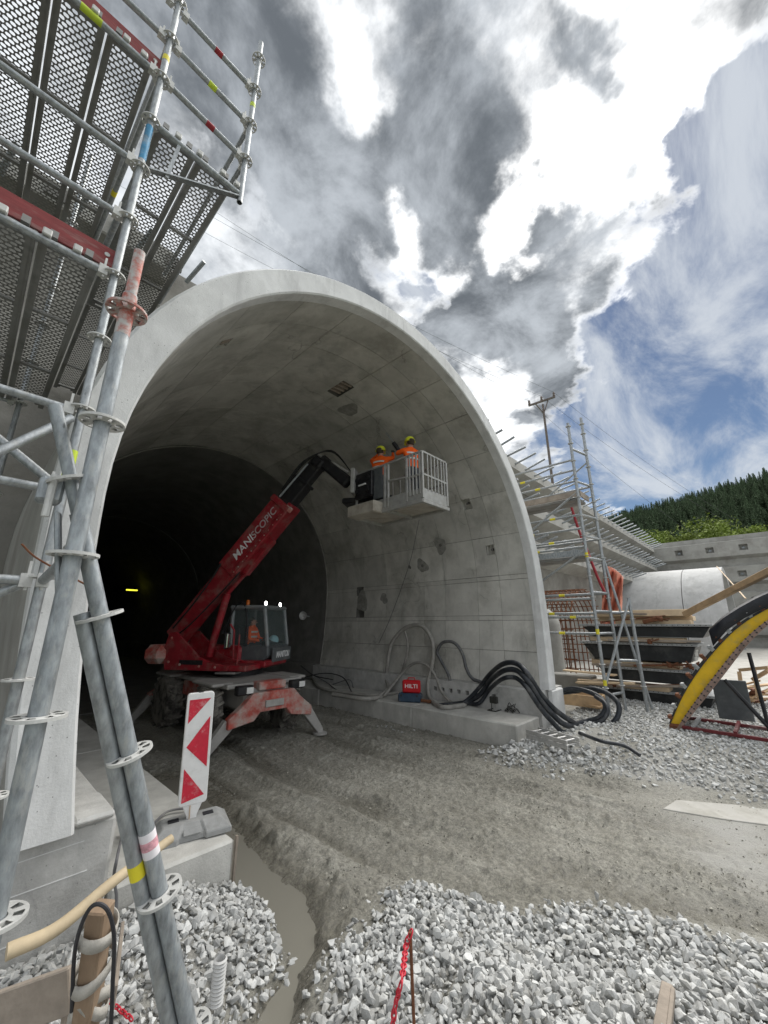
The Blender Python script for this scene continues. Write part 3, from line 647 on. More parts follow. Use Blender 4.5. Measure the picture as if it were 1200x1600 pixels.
for q, (a, b, c, d, dep) in enumerate(NICHES):
    cs = [(a, c), (b, c), (b, d), (a, d)]; m = MB()
    jag = (q >= 4)
    for lv in (-.001, dep):
        for k, (s, y) in enumerate(cs):
            if lv > 0 and jag: s += (.12, .05, -.13, -.08)[k]; y += (.06, .1, -.05, -.12)[k] * .8
            p = at_s(s, lv); m.v.append(Vector((p[0], y, p[1])))
    m.f += [(4, 5, 6, 7)] + [(k, (k + 1) % 4, 4 + (k + 1) % 4, 4 + k) for k in range(4)]
    box = m.build('niche', 'joint_concrete' if q in (0, 4, 5) else 'lining_concrete', tunnel)
    if q in (0, 3):
        for k in range(4 if q == 0 else 2):
            y0 = c + (d - c) * (.12 + k * .22); p = at_s((a + b) / 2, dep * .55); p2 = at_s(a + .03, dep * .5); p3 = at_s(b - .03, dep * .5)
            mm = MB(); mm.bar((p2[0], y0, p2[1]), (p3[0], y0 + .04, p3[1]), .05, .10); mm.build('plank', 'timber_grey', box)
    elif q in (1, 2):
        mm = MB(); p = at_s((a + b) / 2, dep - .02); p0 = at_s((a + b) / 2, .02)
        mm.tube((p[0], (c + d) / 2, p[1]), (p0[0], (c + d) / 2, p0[1]), .035, 8); mm.build('pipe_end', 'joint_concrete', box)
# damp spots and dark stains on the lining, laid on as thin discs
for px, py, rad_, mt in ((660, 884, .20, 'stained_concrete'), (688, 852, .22, 'stained_concrete'), (640, 886, .06, 'joint_concrete'), (566, 940, .30, 'stained_concrete'), (545, 640, .25, 'stained_concrete'), (600, 935, .16, 'stained_concrete')):
    s0, y0 = hit_lining(px, py); m = MB(); n = 26; r_ = random.Random(px)
    ph = [r_.uniform(0, 6.28) for _ in range(4)]; ring = []
    for k in range(n):
        a = 6.283 * k / n; q = rad_ * (1 + .18 * math.sin(2 * a + ph[0]) + .12 * math.sin(3 * a + ph[1]) + .08 * math.sin(5 * a + ph[2])); p = at_s(s0 + q * math.sin(a), -.004); ring.append(Vector((p[0], y0 + q * math.cos(a), p[1])))
    p = at_s(s0, -.006); m.add([Vector((p[0], y0, p[1]))] + ring, [(0, 1 + k, 1 + (k + 1) % n) for k in range(n)]); m.build('stain_patch', mt, tunnel)
    if rad_ in (.20, .22):
        m = MB(); p = at_s(s0, -.01); m.lathe(Vector((p[0], y0, p[1])), (at_s(s0, -1)[0] - p[0], 0, at_s(s0, -1)[1] - p[1]), [(.05, -.02), (.045, .006), (.02, .008)], 8); m.build('bolt_plug', 'joint_concrete', tunnel)
# inner tunnel beyond the first block
sweep_section([(-.035, Y_JOINT), (.5, Y_JOINT), (.5, 24), (-.035, 24)]).build('inner_lining', 'dark_lining', tunnel, smooth=30)
sweep_section([(-.06, 24.01), (.5, 24.01), (.5, Y_END), (-.06, Y_END)]).build('inner_lining', 'dark_lining', tunnel, smooth=30)
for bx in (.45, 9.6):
    m = MB(); m.box((bx, 37, .39), (1.2, 50, 1.12)); m.build('base_course', 'dark_lining', tunnel)
m = MB(); m.box((XC, Y_END + .3, 4), (11, .5, 10)); m.build('far_end_wall', 'dark_lining', tunnel)
m = MB(); m.sweep([(x, Y_JOINT - .03, z) for x, z in profile(-.045)], .022, 6); m.build('joint_strip', 'hose_grey', tunnel, smooth=40)
# plinths under the arch legs
m = MB(); m.box((-.4, 8.0, .39), (3.1, 8.1, 1.08)); m.build('base_course', 'plinth_concrete', tunnel, bevel=.03)
m = MB(); m.box((-.45, 3.949, .62), (2.9, .006, .006)); m.build('shutter_line', 'portal_concrete', tunnel)
for zz, x0, x1 in ((.34, -1.8, 1.1), (.80, -1.0, .95)):
    m = MB(); m.bar((x0, 3.949, zz - .02), (x1, 3.949, zz + .015), .006, .006); m.build('shutter_line', 'portal_concrete', tunnel)
m = MB(); m.box((.98, 4.12, .962), (.26, .5, .05)); m.build('corner_block', 'plinth_concrete', tunnel, bevel=.02)
# right plinth with a row of drain holes: front face built round the holes
m = MB(); yh = [5.0 + .24 * k for k in range(9)]; ys = [3.9]
for y in yh: ys += [y - .05, y + .05]
ys += [12.0]; zs = [-.15, .66, .76, .93]; xf = 8.93
for i in range(len(ys) - 1):
    for k in range(3):
        hole = (k == 1 and i % 2 == 1)
        if not hole: m.add([(xf, ys[i], zs[k]), (xf, ys[i + 1], zs[k]), (xf, ys[i + 1], zs[k + 1]), (xf, ys[i], zs[k + 1])], [(0, 3, 2, 1)])
        else:
            a, b, z0, z1 = ys[i], ys[i + 1], zs[1], zs[2]; X2 = xf + .18
            m.add([(xf, a, z0), (xf, b, z0), (xf, b, z1), (xf, a, z1), (X2, a, z0), (X2, b, z0), (X2, b, z1), (X2, a, z1)], [(0, 4, 5, 1), (1, 5, 6, 2), (2, 6, 7, 3), (3, 7, 4, 0), (4, 7, 6, 5)])
m.add([(xf, 3.9, .93), (xf, 12, .93), (10.2, 12, .93), (10.2, 3.9, .93), (xf, 3.9, -.15), (10.2, 3.9, -.15), (10.2, 12, -.15)], [(0, 1, 2, 3), (0, 3, 5, 4), (3, 2, 6, 5)])
m.build('base_course', 'plinth_concrete', tunnel)
m = MB(); m.box((9.62, 3.83, .32), (.62, .12, 1.2)); m.build('leg_foot', 'portal_concrete', tunnel, bevel=.02)
for side, x0, x1, y0, lab in ((0, 1.17, 2.15, 3.95, 'low concrete kerb bench left of the tunnel mouth carrying the striped beacon'),
                              (1, 7.85, 8.925, 3.95, 'long low concrete kerb bench along the right tunnel wall under the hoses')):
    b = thing('concrete_kerb', lab, 'kerb', ((x0 + x1) / 2, y0, 0), 'concrete kerb benches')
    ye = [y0, 6.6, 10.2, 14.5, 24.0] if side else [y0, 8.0, 14.0, 24.0]
    for a, c in zip(ye, ye[1:]):
        m = MB(); m.box(((x0 + x1) / 2, (a + c) / 2 + .002, .14), (x1 - x0, c - a - .008, .60)); m.build('kerb_section', 'bench_concrete', b, bevel=.022)
    if not side:
        m = MB(); m.bar((2.165, 3.955, -.05), (2.165, 3.95, .46), .02, .03); m.build('timber_edge', 'timber_grey', b)

# ================================================================== EXCAVATION WALLS, HILL
HW_Y, HW_TOP = 8.0, 9.75
outer = [(x, z) for x, z in profile(.45)]
# the two halves of the head wall round the arch
def wall_half(right):
    h = half_profile(.362); sgn = 1 if right else -1
    arc = [(XC + sgn * x, HW_Y, z) for x, z in h]
    far = 47.2 if right else -16
    poly = [(XC + sgn * (RAD + .17), HW_Y, -.4), (far, HW_Y, -.4), (far, HW_Y, HW_TOP), (XC, HW_Y, HW_TOP)] + list(reversed(arc))
    return MB().prism(poly, (0, 1.2, 0))
hw_l = thing('head_wall', 'rough concrete head wall behind the left scaffold and the portal rim', 'wall', (-6, HW_Y, 0), 'head walls')
wall_half(False).build('wall_face', 'shotcrete', hw_l)
m = MB(); m.box((-6.2, 7.78, 9.52), (15.6, .5, .5)); m.build('coping_beam', 'wall_concrete', hw_l, bevel=.03)
for k in range(9):
    x = 1.9 - k * .95; z = 9.35
    m = MB(); m.tube((x - .02, 7.55, z - .1), (x + .1, 7.0, z + .12), .045, 8); m.build('anchor_rod', 'galvanised_dusty', hw_l)
    m = MB(); m.box((x - .3, 7.52, 9.5), (.3, .06, .26)); m.build('anchor_recess', 'joint_concrete', hw_l)
hw_r = thing('head_wall', 'rough grey head wall with rows of anchor beams right of the tunnel', 'wall', (28, HW_Y, 0), 'head walls')
wall_half(True).build('wall_face', 'shotcrete', hw_r)
rr = random.Random(9)
for t, (z0, x0) in enumerate(((9.1, 10.5), (7.2, 12.5), (5.4, 14.0))):
    x1 = 46.8
    poly = [(x0, HW_Y - .02, z0 + .75), (x0, HW_Y - .75, z0 + .62), (x0, HW_Y - .85, z0 + .05), (x0, HW_Y - .02, z0 - .35)]
    m = MB(); m.prism(poly, (x1 - x0, 0, 0)); b = m.build('anchor_beam', 'wall_concrete', hw_r)
    n = int((x1 - x0) / 1.05)
    for k in range(n):
        x = x0 + .6 + k * 1.05; m = MB(); dz = rr.uniform(-.03, .08)
        m.tube((x, HW_Y - .8, z0 + .35), (x + .12, HW_Y - 1.75, z0 + .62 + dz), .05, 7); m.build('anchor_rod', 'galvanised_dusty', b)
m = MB(); m.bar((10.6, 7.9, 9.5), (14.5, 7.7, .5), .03, .03); m.build('drain_cable', 'cable_black', hw_r)
side = thing('anchored_wall', 'tiered grey anchored retaining wall with square recesses at the far right', 'wall', (47.2, -10, 0))
m = MB(); m.box((48.4, -16, 5.0), (2.0, 48, 10.2)); m.build('wall_face', 'wall_concrete', side)
for t, z0 in enumerate((8.2, 5.9, 3.6, 1.4)):
    ya, yb = 7.8, -22.0; xf = 46.9 - .25 * (3 - t) * 0; H_ = 1.35
    m = MB(); xs = 47.4; pitch = 2.35; yy = [yb]; y = yb + 1.1 + (t % 2) * .5
    while y < ya - .6: yy += [y, y + .62]; y += pitch
    yy.append(ya); zz = [z0, z0 + .4, z0 + .95, z0 + H_]
    for i in range(len(yy) - 1):
        for k in range(3):
            if k == 1 and i % 2 == 1:
                a, b2 = yy[i], yy[i + 1]; q, w = zz[1], zz[2]; xd = xf + .4
                m.add([(xf, a, q), (xf, b2, q), (xf, b2, w), (xf, a, w), (xd, a + .1, q + .1), (xd, b2 - .1, q + .1), (xd, b2 - .1, w - .1), (xd, a + .1, w - .1)],
                      [(0, 4, 5, 1), (1, 5, 6, 2), (2, 6, 7, 3), (3, 7, 4, 0), (4, 7, 6, 5)])
            else: m.add([(xf, yy[i], zz[k]), (xf, yy[i + 1], zz[k]), (xf, yy[i + 1], zz[k + 1]), (xf, yy[i], zz[k + 1])], [(0, 3, 2, 1)])
    m.add([(xf, yb, z0), (xf, ya, z0), (xs, ya, z0 - .25), (xs, yb, z0 - .25), (xf, yb, z0 + H_), (xf, ya, z0 + H_), (xs, ya, z0 + H_ + .1), (xs, yb, z0 + H_ + .1)], [(0, 1, 2, 3), (4, 7, 6, 5)])
    b = m.build('anchor_beam', 'wall_concrete', side)
    for i in range(1, len(yy) - 1, 2):
        m = MB(); m.lathe((xf + .39, (yy[i] + yy[i + 1]) / 2, z0 + .67), (-1, 0, 0), [(.13, 0), (.13, .06), (.06, .08), (.05, .2)], 8); m.build('anchor_head', 'galvanised_dusty', b)
# terrace behind the walls, hill with forest
m = MB(); m.box((20, 40, 9.1), (120, 61.5, .9)); tag(m.build('terrace', 'grass'), kind='structure')
def hill_h(x, y):
    # ridge rising to the right of the view, far behind the retaining wall
    az = np.degrees(np.arctan2(x, y)); r = np.hypot(x, y)
    top = np.interp(az, [55, 68, 73, 77, 84, 92, 98, 110, 130], [34, 52, 61, 67, 71, 77, 84, 88, 60])
    return 6 + (top - 6) * sstep(r, 95, 330) + fbm(x, y, .012, 301, 3) * 6
def build_hill():
    az = np.radians(np.linspace(52, 132, 60)); rr_ = np.linspace(60, 420, 40); A, RR = np.meshgrid(az, rr_, indexing='ij')
    X = RR * np.sin(A); Y = RR * np.cos(A); Z = hill_h(X, Y); Z = np.where(RR > 345, Z - (RR - 345) * .25, Z)
    V = np.stack([X, Y, Z], -1).reshape(-1, 3); n, k = X.shape; i = (np.arange(n - 1)[:, None] * k + np.arange(k - 1)[None]).ravel()
    tag(link('hill', np_mesh('hill', V, np.stack([i, i + 1, i + k + 1, i + k], 1), True), 'hill_soil'), kind='structure')
build_hill()
def conifer(seed):                                                  # trunk plus whorls of drooping boughs
    r = random.Random(seed); V, F, mi = [], [], []
    for k in range(5):
        a = k * 2 * math.pi / 5; V += [(.018 * math.cos(a), .018 * math.sin(a), 0), (.006 * math.cos(a), .006 * math.sin(a), .9)]
    for k in range(5): F.append((2 * k, (2 * k + 2) % 10, (2 * k + 3) % 10)); F.append((2 * k, (2 * k + 3) % 10, 2 * k + 1)); mi += [0, 0]
    z = .10
    while z < .99:
        rad = .20 * (1 - z) ** .8 * r.uniform(.85, 1.15) + .012; n = 9 if z < .6 else 6; a0 = r.uniform(0, 6)
        for k in range(n):
            a = a0 + k * 2 * math.pi / n + r.uniform(-.2, .2); q = rad * r.uniform(.65, 1.15); w = .40 + r.uniform(-.1, .1)
            c, s = math.cos(a), math.sin(a); c1, s1 = math.cos(a - w), math.sin(a - w); c2, s2 = math.cos(a + w), math.sin(a + w); i = len(V)
            V += [(0, 0, z + .055), (q * c, q * s, z - .05 * q / .2), (q * .6 * c1, q * .6 * s1, z - .005), (q * .6 * c2, q * .6 * s2, z - .005)]
            F += [(i, i + 2, i + 1), (i, i + 1, i + 3)]; mi += [1, 1]
        z += .052 + .02 * (1 - z)
    return np.array(V), np.array(F), mi
CON = [conifer(s) for s in range(6)]
CON_ME = []
for v, f, mi in CON:
    me = np_mesh('spruce', v, f); me.materials.append(MATS['bark']); me.materials.append(MATS['conifer']); me.polygons.foreach_set('material_index', mi); CON_ME.append(me)
def build_forest():
    r = np.random.default_rng(77); pts = []
    while len(pts) < 3600:
        az = math.radians(r.uniform(66, 97)); d = math.sqrt(r.uniform(118 ** 2, 335 ** 2)); x, y = d * math.sin(az), d * math.cos(az)
        pts.append((x, y, float(hill_h(np.array([x]), np.array([y]))[0]) - .4, r.uniform(6.5, 12.0), d))
    pts = np.array(pts)[np.argsort([p[4] for p in pts])]
    vis = [i for i, p in enumerate(pts) if p[4] > 135][:0]
    # the individuals: ridge-line and front-row trees that show singly
    single = list(range(0, 90)) + sorted(r.choice(np.arange(2000, 3600), 130, replace=False).tolist())
    labels = ['dark spruce in the front rows of the hillside forest', 'dark spruce high on the wooded hill at the right']
    for i in single:
        x, y, z, h, d = pts[i]; o = bpy.data.objects.new('spruce_tree', CON_ME[i % 6]); col.objects.link(o)
        o.location = (x, y, z); o.scale = (h * r.uniform(.9, 1.25), h * r.uniform(.9, 1.25), h); o.rotation_euler = (0, 0, r.uniform(0, 6.28))
        tag(o, labels[0] if i < 90 else labels[1], 'tree', 'spruces in the front rows' if i < 90 else 'spruces high on the hill')
    rest = np.array([pts[i] for i in range(len(pts)) if i not in set(single)]); Vs, Fs, o = [], [], 0
    for k, (v, f, mi) in enumerate(CON):
        p = rest[k::6]; a = r.uniform(0, 6.28, len(p)); h = p[:, 3]; w = h * r.uniform(.9, 1.25, len(p))
        X = (v[None, :, 0] * np.cos(a)[:, None] - v[None, :, 1] * np.sin(a)[:, None]) * w[:, None] + p[:, 0][:, None]
        Y = (v[None, :, 0] * np.sin(a)[:, None] + v[None, :, 1] * np.cos(a)[:, None]) * w[:, None] + p[:, 1][:, None]; Z = v[None, :, 2] * h[:, None] + p[:, 2][:, None]
        Vs.append(np.stack([X, Y, Z], -1).reshape(-1, 3)); Fs.append((f[None] + (np.arange(len(p)) * len(v))[:, None, None]).reshape(-1, 3) + o); o += len(p) * len(v)
    tag(link('forest', np_mesh('forest', np.concatenate(Vs), np.concatenate(Fs)), 'conifer_stuff'), 'dense dark spruce forest covering the hillside', 'forest', kind='stuff')
build_forest()
def leafy(name, label, base, h, w, seed, group, n=2600):
    r = np.random.default_rng(seed); t = thing(name, label, 'tree', base, group)
    m = MB(); m.sweep([base, base + Vector((.1, 0, h * .35)), base + Vector((.05, .1, h * .8))], [h * .03, h * .022, h * .006], 7)
    for k in range(5):
        a = r.uniform(0, 6.28); z = h * r.uniform(.25, .6); p = base + Vector((.05, 0, z)); m.sweep([p, p + Vector((math.cos(a) * w * .3, math.sin(a) * w * .3, h * .2))], [h * .012, h * .004], 5)
    m.build('trunk', 'bark', t)
    cl = r.normal(size=(16, 3)) * np.array([w * .22, w * .22, h * .17]) + np.array([0, 0, h * .58])
    c = cl[r.integers(0, 16, n)] + r.normal(size=(n, 3)) * np.array([w * .12, w * .12, h * .09]); M = rot_mats(n, r); s = r.uniform(.06, .15, n)[:, None, None] * (.5 + h / 8)
    q = np.array([[-1, -.6, 0], [1, -.6, .2], [1, .6, 0], [-1, .6, .25]]); V = np.einsum('nij,vj->nvi', M, q) * s + c[:, None, :]
    me = np_mesh('crown', V.reshape(-1, 3), np.arange(n * 4).reshape(-1, 4)); link('crown', me, 'leaf_light', t); return t
ltree = [(1022, 826, 56, 3.0), (1050, 820, 62, 4.5), (1076, 822, 58, 4.0), (1098, 804, 66, 5.5), (1126, 810, 60, 4.2), (1158, 822, 56, 3.6), (1186, 812, 58, 5.0), (1212, 806, 60, 5.5), (996, 816, 64, 4.0), (1142, 826, 52, 2.6), (1066, 828, 52, 2.4)]
wh = ['short bushy', 'rounded', 'low', 'tallest pointed', 'spreading', 'small', 'bright broad', 'broad cropped', 'lone leftmost', 'low shrubby', 'low creeping']
for k, (px, py, dist, h) in enumerate(ltree):
    v = ray(px, 830); v = v / math.hypot(v.x, v.y); b = Vector((v.x * dist, v.y * dist, 9.3)); top = P(px, py + 6, X=b.x); h = max(1.0, (top.z - 9.3) * .85)
    leafy('leafy_tree', f'{wh[k]} light green tree above the far retaining wall', b, h, h * .85 + .9, 400 + k, 'light green trees above the wall')
m = MB(); m.box((58, -8, 4.6), (18, 70, 9.6)); tag(m.build('wall_terrace', 'grass'), kind='structure')
# power pole and lines
pb = P(853, 752, D=34); pt = P(848, 632, D=34); pb = Vector((pt.x, pt.y, 9.4))
pole = thing('power_pole', 'slim rusty power pole with a crossarm above the head wall', 'power pole', pb)
m = MB(); m.tube(pb, pt, .13, 8, .09); m.build('mast', 'pole_rust', pole)
ca, cb = P(826, 634, D=34), P(867, 620, D=34)
m = MB(); m.bar(ca, cb, .14, .14); m.tube(pt - Vector((0, 0, .9)), ca.lerp(cb, .25), .05, 6); m.tube(pt - Vector((0, 0, .9)), ca.lerp(cb, .75), .05, 6); m.build('crossarm', 'pole_rust', pole)
for k, q in enumerate((0.03, .5, .97)):
    c = ca.lerp(cb, q); m = MB(); m.lathe(c, (0, 0, 1), [(.05, 0), (.12, .15), (.07, .25), (.11, .35), (.05, .5)], 8); m.build('insulator', 'pole_rust', pole)
ends = [(P(150, 205, D=26), 0), (P(152, 270, D=26), .5), (P(205, 265, D=26), .97)]
for k, (e, q) in enumerate(ends):
    a = ca.lerp(cb, q) + Vector((0, 0, .5)); far = a + (a - e) * .9; pts = []
    for i in range(25):
        t = i / 24; p = e.lerp(a, t); pts.append(p - Vector((0, 0, 3.0 * t * (1 - t))))
    for i in range(1, 13): t = i / 12; pts.append(a.lerp(far, t) - Vector((0, 0, 5 * t * (1 - t) + 4 * t)))
    m = MB(); m.sweep(pts, .012, 4)
    tag(m.build('power_line', 'wire_line'), ['upper', 'middle', 'lower'][k] + ' overhead wire crossing the sky to the rusty power pole', 'power line', 'overhead wires')

# ================================================================== LEFT SCAFFOLD
TR = .0245
sc_l = thing('scaffold', 'galvanised scaffold with perforated decks and red toe boards over the left portal leg', 'scaffold', (.27, 2.77, .3))
def standard(root, x, y, z0, z1, rz, name='standard', material='galvanised', r=TR, axis=(0, 0, 1)):
    m = MB(); m.pipe((x, y, z0), (x, y, z1), r, 14); o = m.build(name, material, root, smooth=40)
    for z in rz:
        mm = MB(); mm.rosette((x, y, z), axis); mm.build('rosette', 'rosette_steel', o)
    return o
def ledger(root, a, b, r=.0235, material='galvanised', heads=True):
    a, b = Vector(a), Vector(b); d = (b - a).normalized(); m = MB(); m.tube(a + d * .075, b - d * .075, r, 12); o = m.build('ledger', material, root, smooth=40)
    if heads:
        for p, s in ((a, 1), (b, -1)):
            mm = MB(); mm.box(p + d * s * .065, (.05, .05, .07), Matrix((d, Vector((0, 0, 1)).cross(d), Vector((0, 0, 1)))).transposed() if abs(d.z) < .9 else None)
            mm.bar(p + d * s * .06 + Vector((0, 0, -.05)), p + d * s * .06 + Vector((0, 0, .10)), .012, .03); mm.build('wedge_head', 'rosette_steel', o)
    return o
def band(root, a, b, t, w, r, material, name='tag_band'):
    a, b = Vector(a), Vector(b); d = (b - a).normalized(); c = a.lerp(b, t); m = MB(); m.tube(c - d * w / 2, c + d * w / 2, r, 12); return m.build(name, material, root, smooth=40)
ZL = [1.07 + .505 * k for k in range(14)]                          # rosette levels of the first standard
SX, SY, BX = .26, 2.77, 1.0
standard(sc_l, SX, SY, .45, 7.95, ZL)
z1, z2, z3 = 4.60, 6.65, 6.13
levels = {k: z for k, z in enumerate(ZL)}
s2z = [P(410, 100, Y=SY).z, P(403, 148, Y=SY).z, P(393, 198, Y=SY).z, P(384, 252, Y=SY).z]
standard(sc_l, BX, SY, 6.02, s2z[0] + .28, s2z)
XL = -2.3
standard(sc_l, XL, SY, .3, 8.3, ZL); standard(sc_l, XL, 5.35, .95, 8.3, ZL[2:]); standard(sc_l, -.02, 5.35, .95, 8.3, ZL[2:])
for z in (7.58, 7.11, z2 - .0, 5.64, 5.11, z1, 3.57, 3.07): ledger(sc_l, (XL, SY, z), (SX, SY, z))
for za, zb in ((7.58, s2z[1]), (7.11, s2z[2]), (6.65, s2z[3])): ledger(sc_l, (SX, SY, za), (BX, SY, zb))
for z in (z2 + .02, 5.62, 7.11): ledger(sc_l, (SX, SY, z), (.20, 5.35, z))
for z in (s2z[2], s2z[3]): ledger(sc_l, (BX, SY, z), (BX + .02, 5.3, z))
for z in (z2, z1, 3.57): ledger(sc_l, (XL, 5.35, z), (-.02, 5.35, z)); ledger(sc_l, (XL, SY, z), (XL, 5.35, z))
ledger(sc_l, (SX, SY, 2.565), (-1.6, SY, 2.565)); ledger(sc_l, (SX, SY, 2.565), (.222, 1.671, 2.575))
ledger(sc_l, (SX, SY, 3.07), (-1.2, 3.4, 4.3), heads=False); ledger(sc_l, (SX, SY, 3.57), (-.9, 2.2, 2.0), heads=False); ledger(sc_l, (SX, SY, 2.6), (-1.2, 3.2, 1.6), heads=False)
# bracket with its brace
m = MB(); m.tube((SX + .05, SY, z3), (BX - .02, SY, z3 - .02), .026, 12); m.build('bracket_tube', 'galvanised', sc_l, smooth=40)
m = MB(); m.bar((SX + .05, SY, 5.66), (BX - .02, SY, z3 - .06), .045, .012); m.build('bracket_brace', 'galvanised', sc_l)
m = MB(); m.bar((SX + .17, SY, 5.70), (SX + .21, SY, z3 - .02), .025, .025); m.build('bracket_strut', 'galvanised', sc_l)
for (a, b, t, mt) in (((SX, SY, 7.58), (BX, SY, s2z[1]), .5, 'red_tag'), ((SX, SY, 7.11), (BX, SY, s2z[2]), .5, 'lime_tag'), ((SX, SY, 6.65), (BX, SY, s2z[3]), .55, 'red_tag')): band(sc_l, a, b, t, .07, .0247, mt)
band(sc_l, (SX, SY, 6.65), (SX, SY, 7.11), .5, .06, .0257, 'yellow_tag'); band(sc_l, (BX, SY, s2z[2]), (BX, SY, s2z[1]), .55, .06, .0257, 'lime_tag')
band(sc_l, (XL, SY, z2), (SX, SY, z2), .815, .13, .0247, 'lime_tag'); band(sc_l, (SX, SY, 5.66), (SX, SY, 6.10), .5, .36, .0256, 'blue_paint', 'blue_band'); band(sc_l, (SX, SY, 3.1), (SX, SY, 3.57), .3, .16, .0257, 'lime_tag')
band(sc_l, (SX, SY, z2 + .02), (.20, 5.35, z2 + .02), .52, .07, .0247, 'yellow_tag'); band(sc_l, (SX, SY, 5.62), (.20, 5.35, 5.62), .45, .07, .0247, 'yellow_tag')
# perforated steel planks
PLW, PLL = .30, 2.52
def plank_mesh():
    m = MB(); cols, cw, rw = 6, .043, .0345; rows = int((PLL - .12) / rw); x0 = -cols * cw / 2; y0 = .06
    for j in range(rows):
        sh = (.5 * cw if j % 2 else 0)
        for i in range(cols):
            cx = x0 + (i + .5) * cw + (sh - .25 * cw); cy = y0 + (j + .5) * rw; hx, hy = cw / 2, rw / 2; a, b = cw * .43, rw * .34; i0 = len(m.v)
            m.v += [Vector((cx + u * hx, cy + w * hy, 0)) for u, w in ((-1, -1), (1, -1), (1, 1), (-1, 1))]
            m.v += [Vector((cx + u, cy + w, .0)) for u, w in ((-a, 0), (-a * .6, -b), (a * .6, -b), (a, 0), (a * .6, b), (-a * .6, b))]
            q = i0 + 4
            m.f += [(i0, i0 + 1, q + 2, q + 1), (i0 + 1, i0 + 2, q + 4, q + 3, q + 2), (i0 + 2, i0 + 3, q + 5, q + 4), (i0 + 3, i0, q + 1, q, q + 5)]
    me = bpy.data.meshes.new('plank_surface'); me.from_pydata(m.v, [], m.f); me.materials.append(MATS['deck_steel'])
    e = MB()
    for sx in (-1, 1):
        e.box((sx * (PLW / 2 - .010), PLL / 2, -.03), (.018, PLL, .062)); e.box((sx * (PLW / 2 - .03), PLL / 2, -.058), (.03, PLL, .006))
    for y in (.03, PLL - .03): e.box((0, y, -.005), (PLW - .04, .06, .008))
    for y in (.8, 1.7): e.box((0, y, -.02), (PLW - .04, .03, .02))
    for sx in (-.09, .09):
        for y, s in ((-.012, 1), (PLL + .012, -1)): e.box((sx, y, .012), (.04, .06, .05))
    e.add([(-PLW / 2, .06, .002), (-PLW / 2 + .03, .06, .002), (-PLW / 2 + .03, PLL - .06, .002), (-PLW / 2, PLL - .06, .002)], [(0, 1, 2, 3)])
    me2 = bpy.data.meshes.new('plank_rim'); me2.from_pydata(e.v, [], e.f); me2.materials.append(MATS['deck_steel']); return me, me2
PL_A, PL_B = plank_mesh()
def deck_plank(root, x, y, z):
    o = bpy.data.objects.new('deck_plank', PL_A); col.objects.link(o); o.parent = root; o.location = Vector((x, y, z)) - root_loc(root)
    b = bpy.data.objects.new('plank_rim', PL_B); col.objects.link(b); b.parent = o
for k in range(7):
    deck_plank(sc_l, .04 - k * .312, SY + .03, z2 + .06)
    deck_plank(sc_l, .02 - k * .312, SY + .03, z1 + .06)
for k in range(2):
    for j in range(2): deck_plank(sc_l, SX + .19 + k * .315, SY + .03 + j * 2.55, z3 + .05)
for z in (z2, z1):
    m = MB(); m.box(((XL + SX) / 2 + .02, SY + .05, z + .155), (SX - XL - .06, .03, .16)); o = m.build('toe_board', 'red_board', sc_l, bevel=.004)
    mm = MB(); mm.lathe((SX - .06, SY + .034, z + .17), (0, -1, 0), [(.016, 0), (.016, .004), (.006, .005)], 10); mm.build('bolt', 'rosette_steel', o)
for z, xs in ((z2, (-.45, -.2, .0, .12)), (z1, (-.55, -.3, -.1, .05)), (z3, (.45, .62, .82, .95))):
    for x in xs:
        m = MB(); m.box((x, SY - .012, z + .045), (.045, .05, .05)); m.build('plank_hook', 'rosette_steel', sc_l, bevel=.006)

# ---- the two big props close to the camera
pr1 = thing('scaffold_standard', 'thick upright scaffold standard with a red painted top close at the left', 'scaffold tube', (.222, 1.671, .2), 'loose scaffold standards')
T1X, T1Y = .222, 1.671; T1Z = [2.35 + 1.686 * s for s in (.728, .4292, .1326, -.1632, -.4578)]
m = MB(); m.pipe((T1X, T1Y, .25), (T1X, T1Y, 3.66), .0265, 20); a = m.build('tube', 'galvanised_dusty', pr1, smooth=40)
m = MB(); m.pipe((T1X, T1Y, 3.46), (T1X, T1Y, 3.655), .0269, 20); m.build('worn_red_paint', 'red_paint_worn', a, smooth=40)
m = MB(); m.pipe((T1X, T1Y, 3.62), (T1X, T1Y, 3.89), .0215, 20); m.build('spigot', 'red_paint_worn', a, smooth=40)
for k, z in enumerate(T1Z):
    m = MB(); m.rosette((T1X, T1Y, z), (0, 0, 1), .074, .010); m.build('rosette', 'red_paint_worn' if k == 0 else 'rosette_steel', a)
pr2 = thing('scaffold_standard', 'pair of raking scaffold tubes slanting down to the gravel at the left', 'scaffold tube', (1.0, 1.75, .3), 'loose scaffold standards')
dv = Vector((.168, .0075, -.471)); p1 = Vector((.344, 1.732, 2.374))
q0, q1 = p1 - dv * 1.55, p1 + dv * 4.15
m = MB(); m.pipe(p1 - dv * .75, q1, .0265, 20); b = m.build('tube', 'galvanised_dusty', pr2, smooth=40)
m = MB(); m.pipe(q0, p1 - dv * .75, .0215, 20); m.build('spigot', 'galvanised_dusty', b, smooth=40)
for k in range(-1, 4):
    m = MB(); m.rosette(p1 + dv * k, dv, .071, .010); m.build('rosette', 'rosette_steel', b)
sd = Vector((-.044, .024, -.015))
m = MB(); m.pipe(p1 - dv * .05 + sd, q1 + sd, .0245, 20); c2 = m.build('tube', 'galvanised', pr2, smooth=40)
def sleeve(root, c, d, w, r, material, name):
    d = Vector(d).normalized(); m = MB(); m.tube(Vector(c) - d * w / 2, Vector(c) + d * w / 2, r, 18); return m.build(name, material, root, smooth=40)
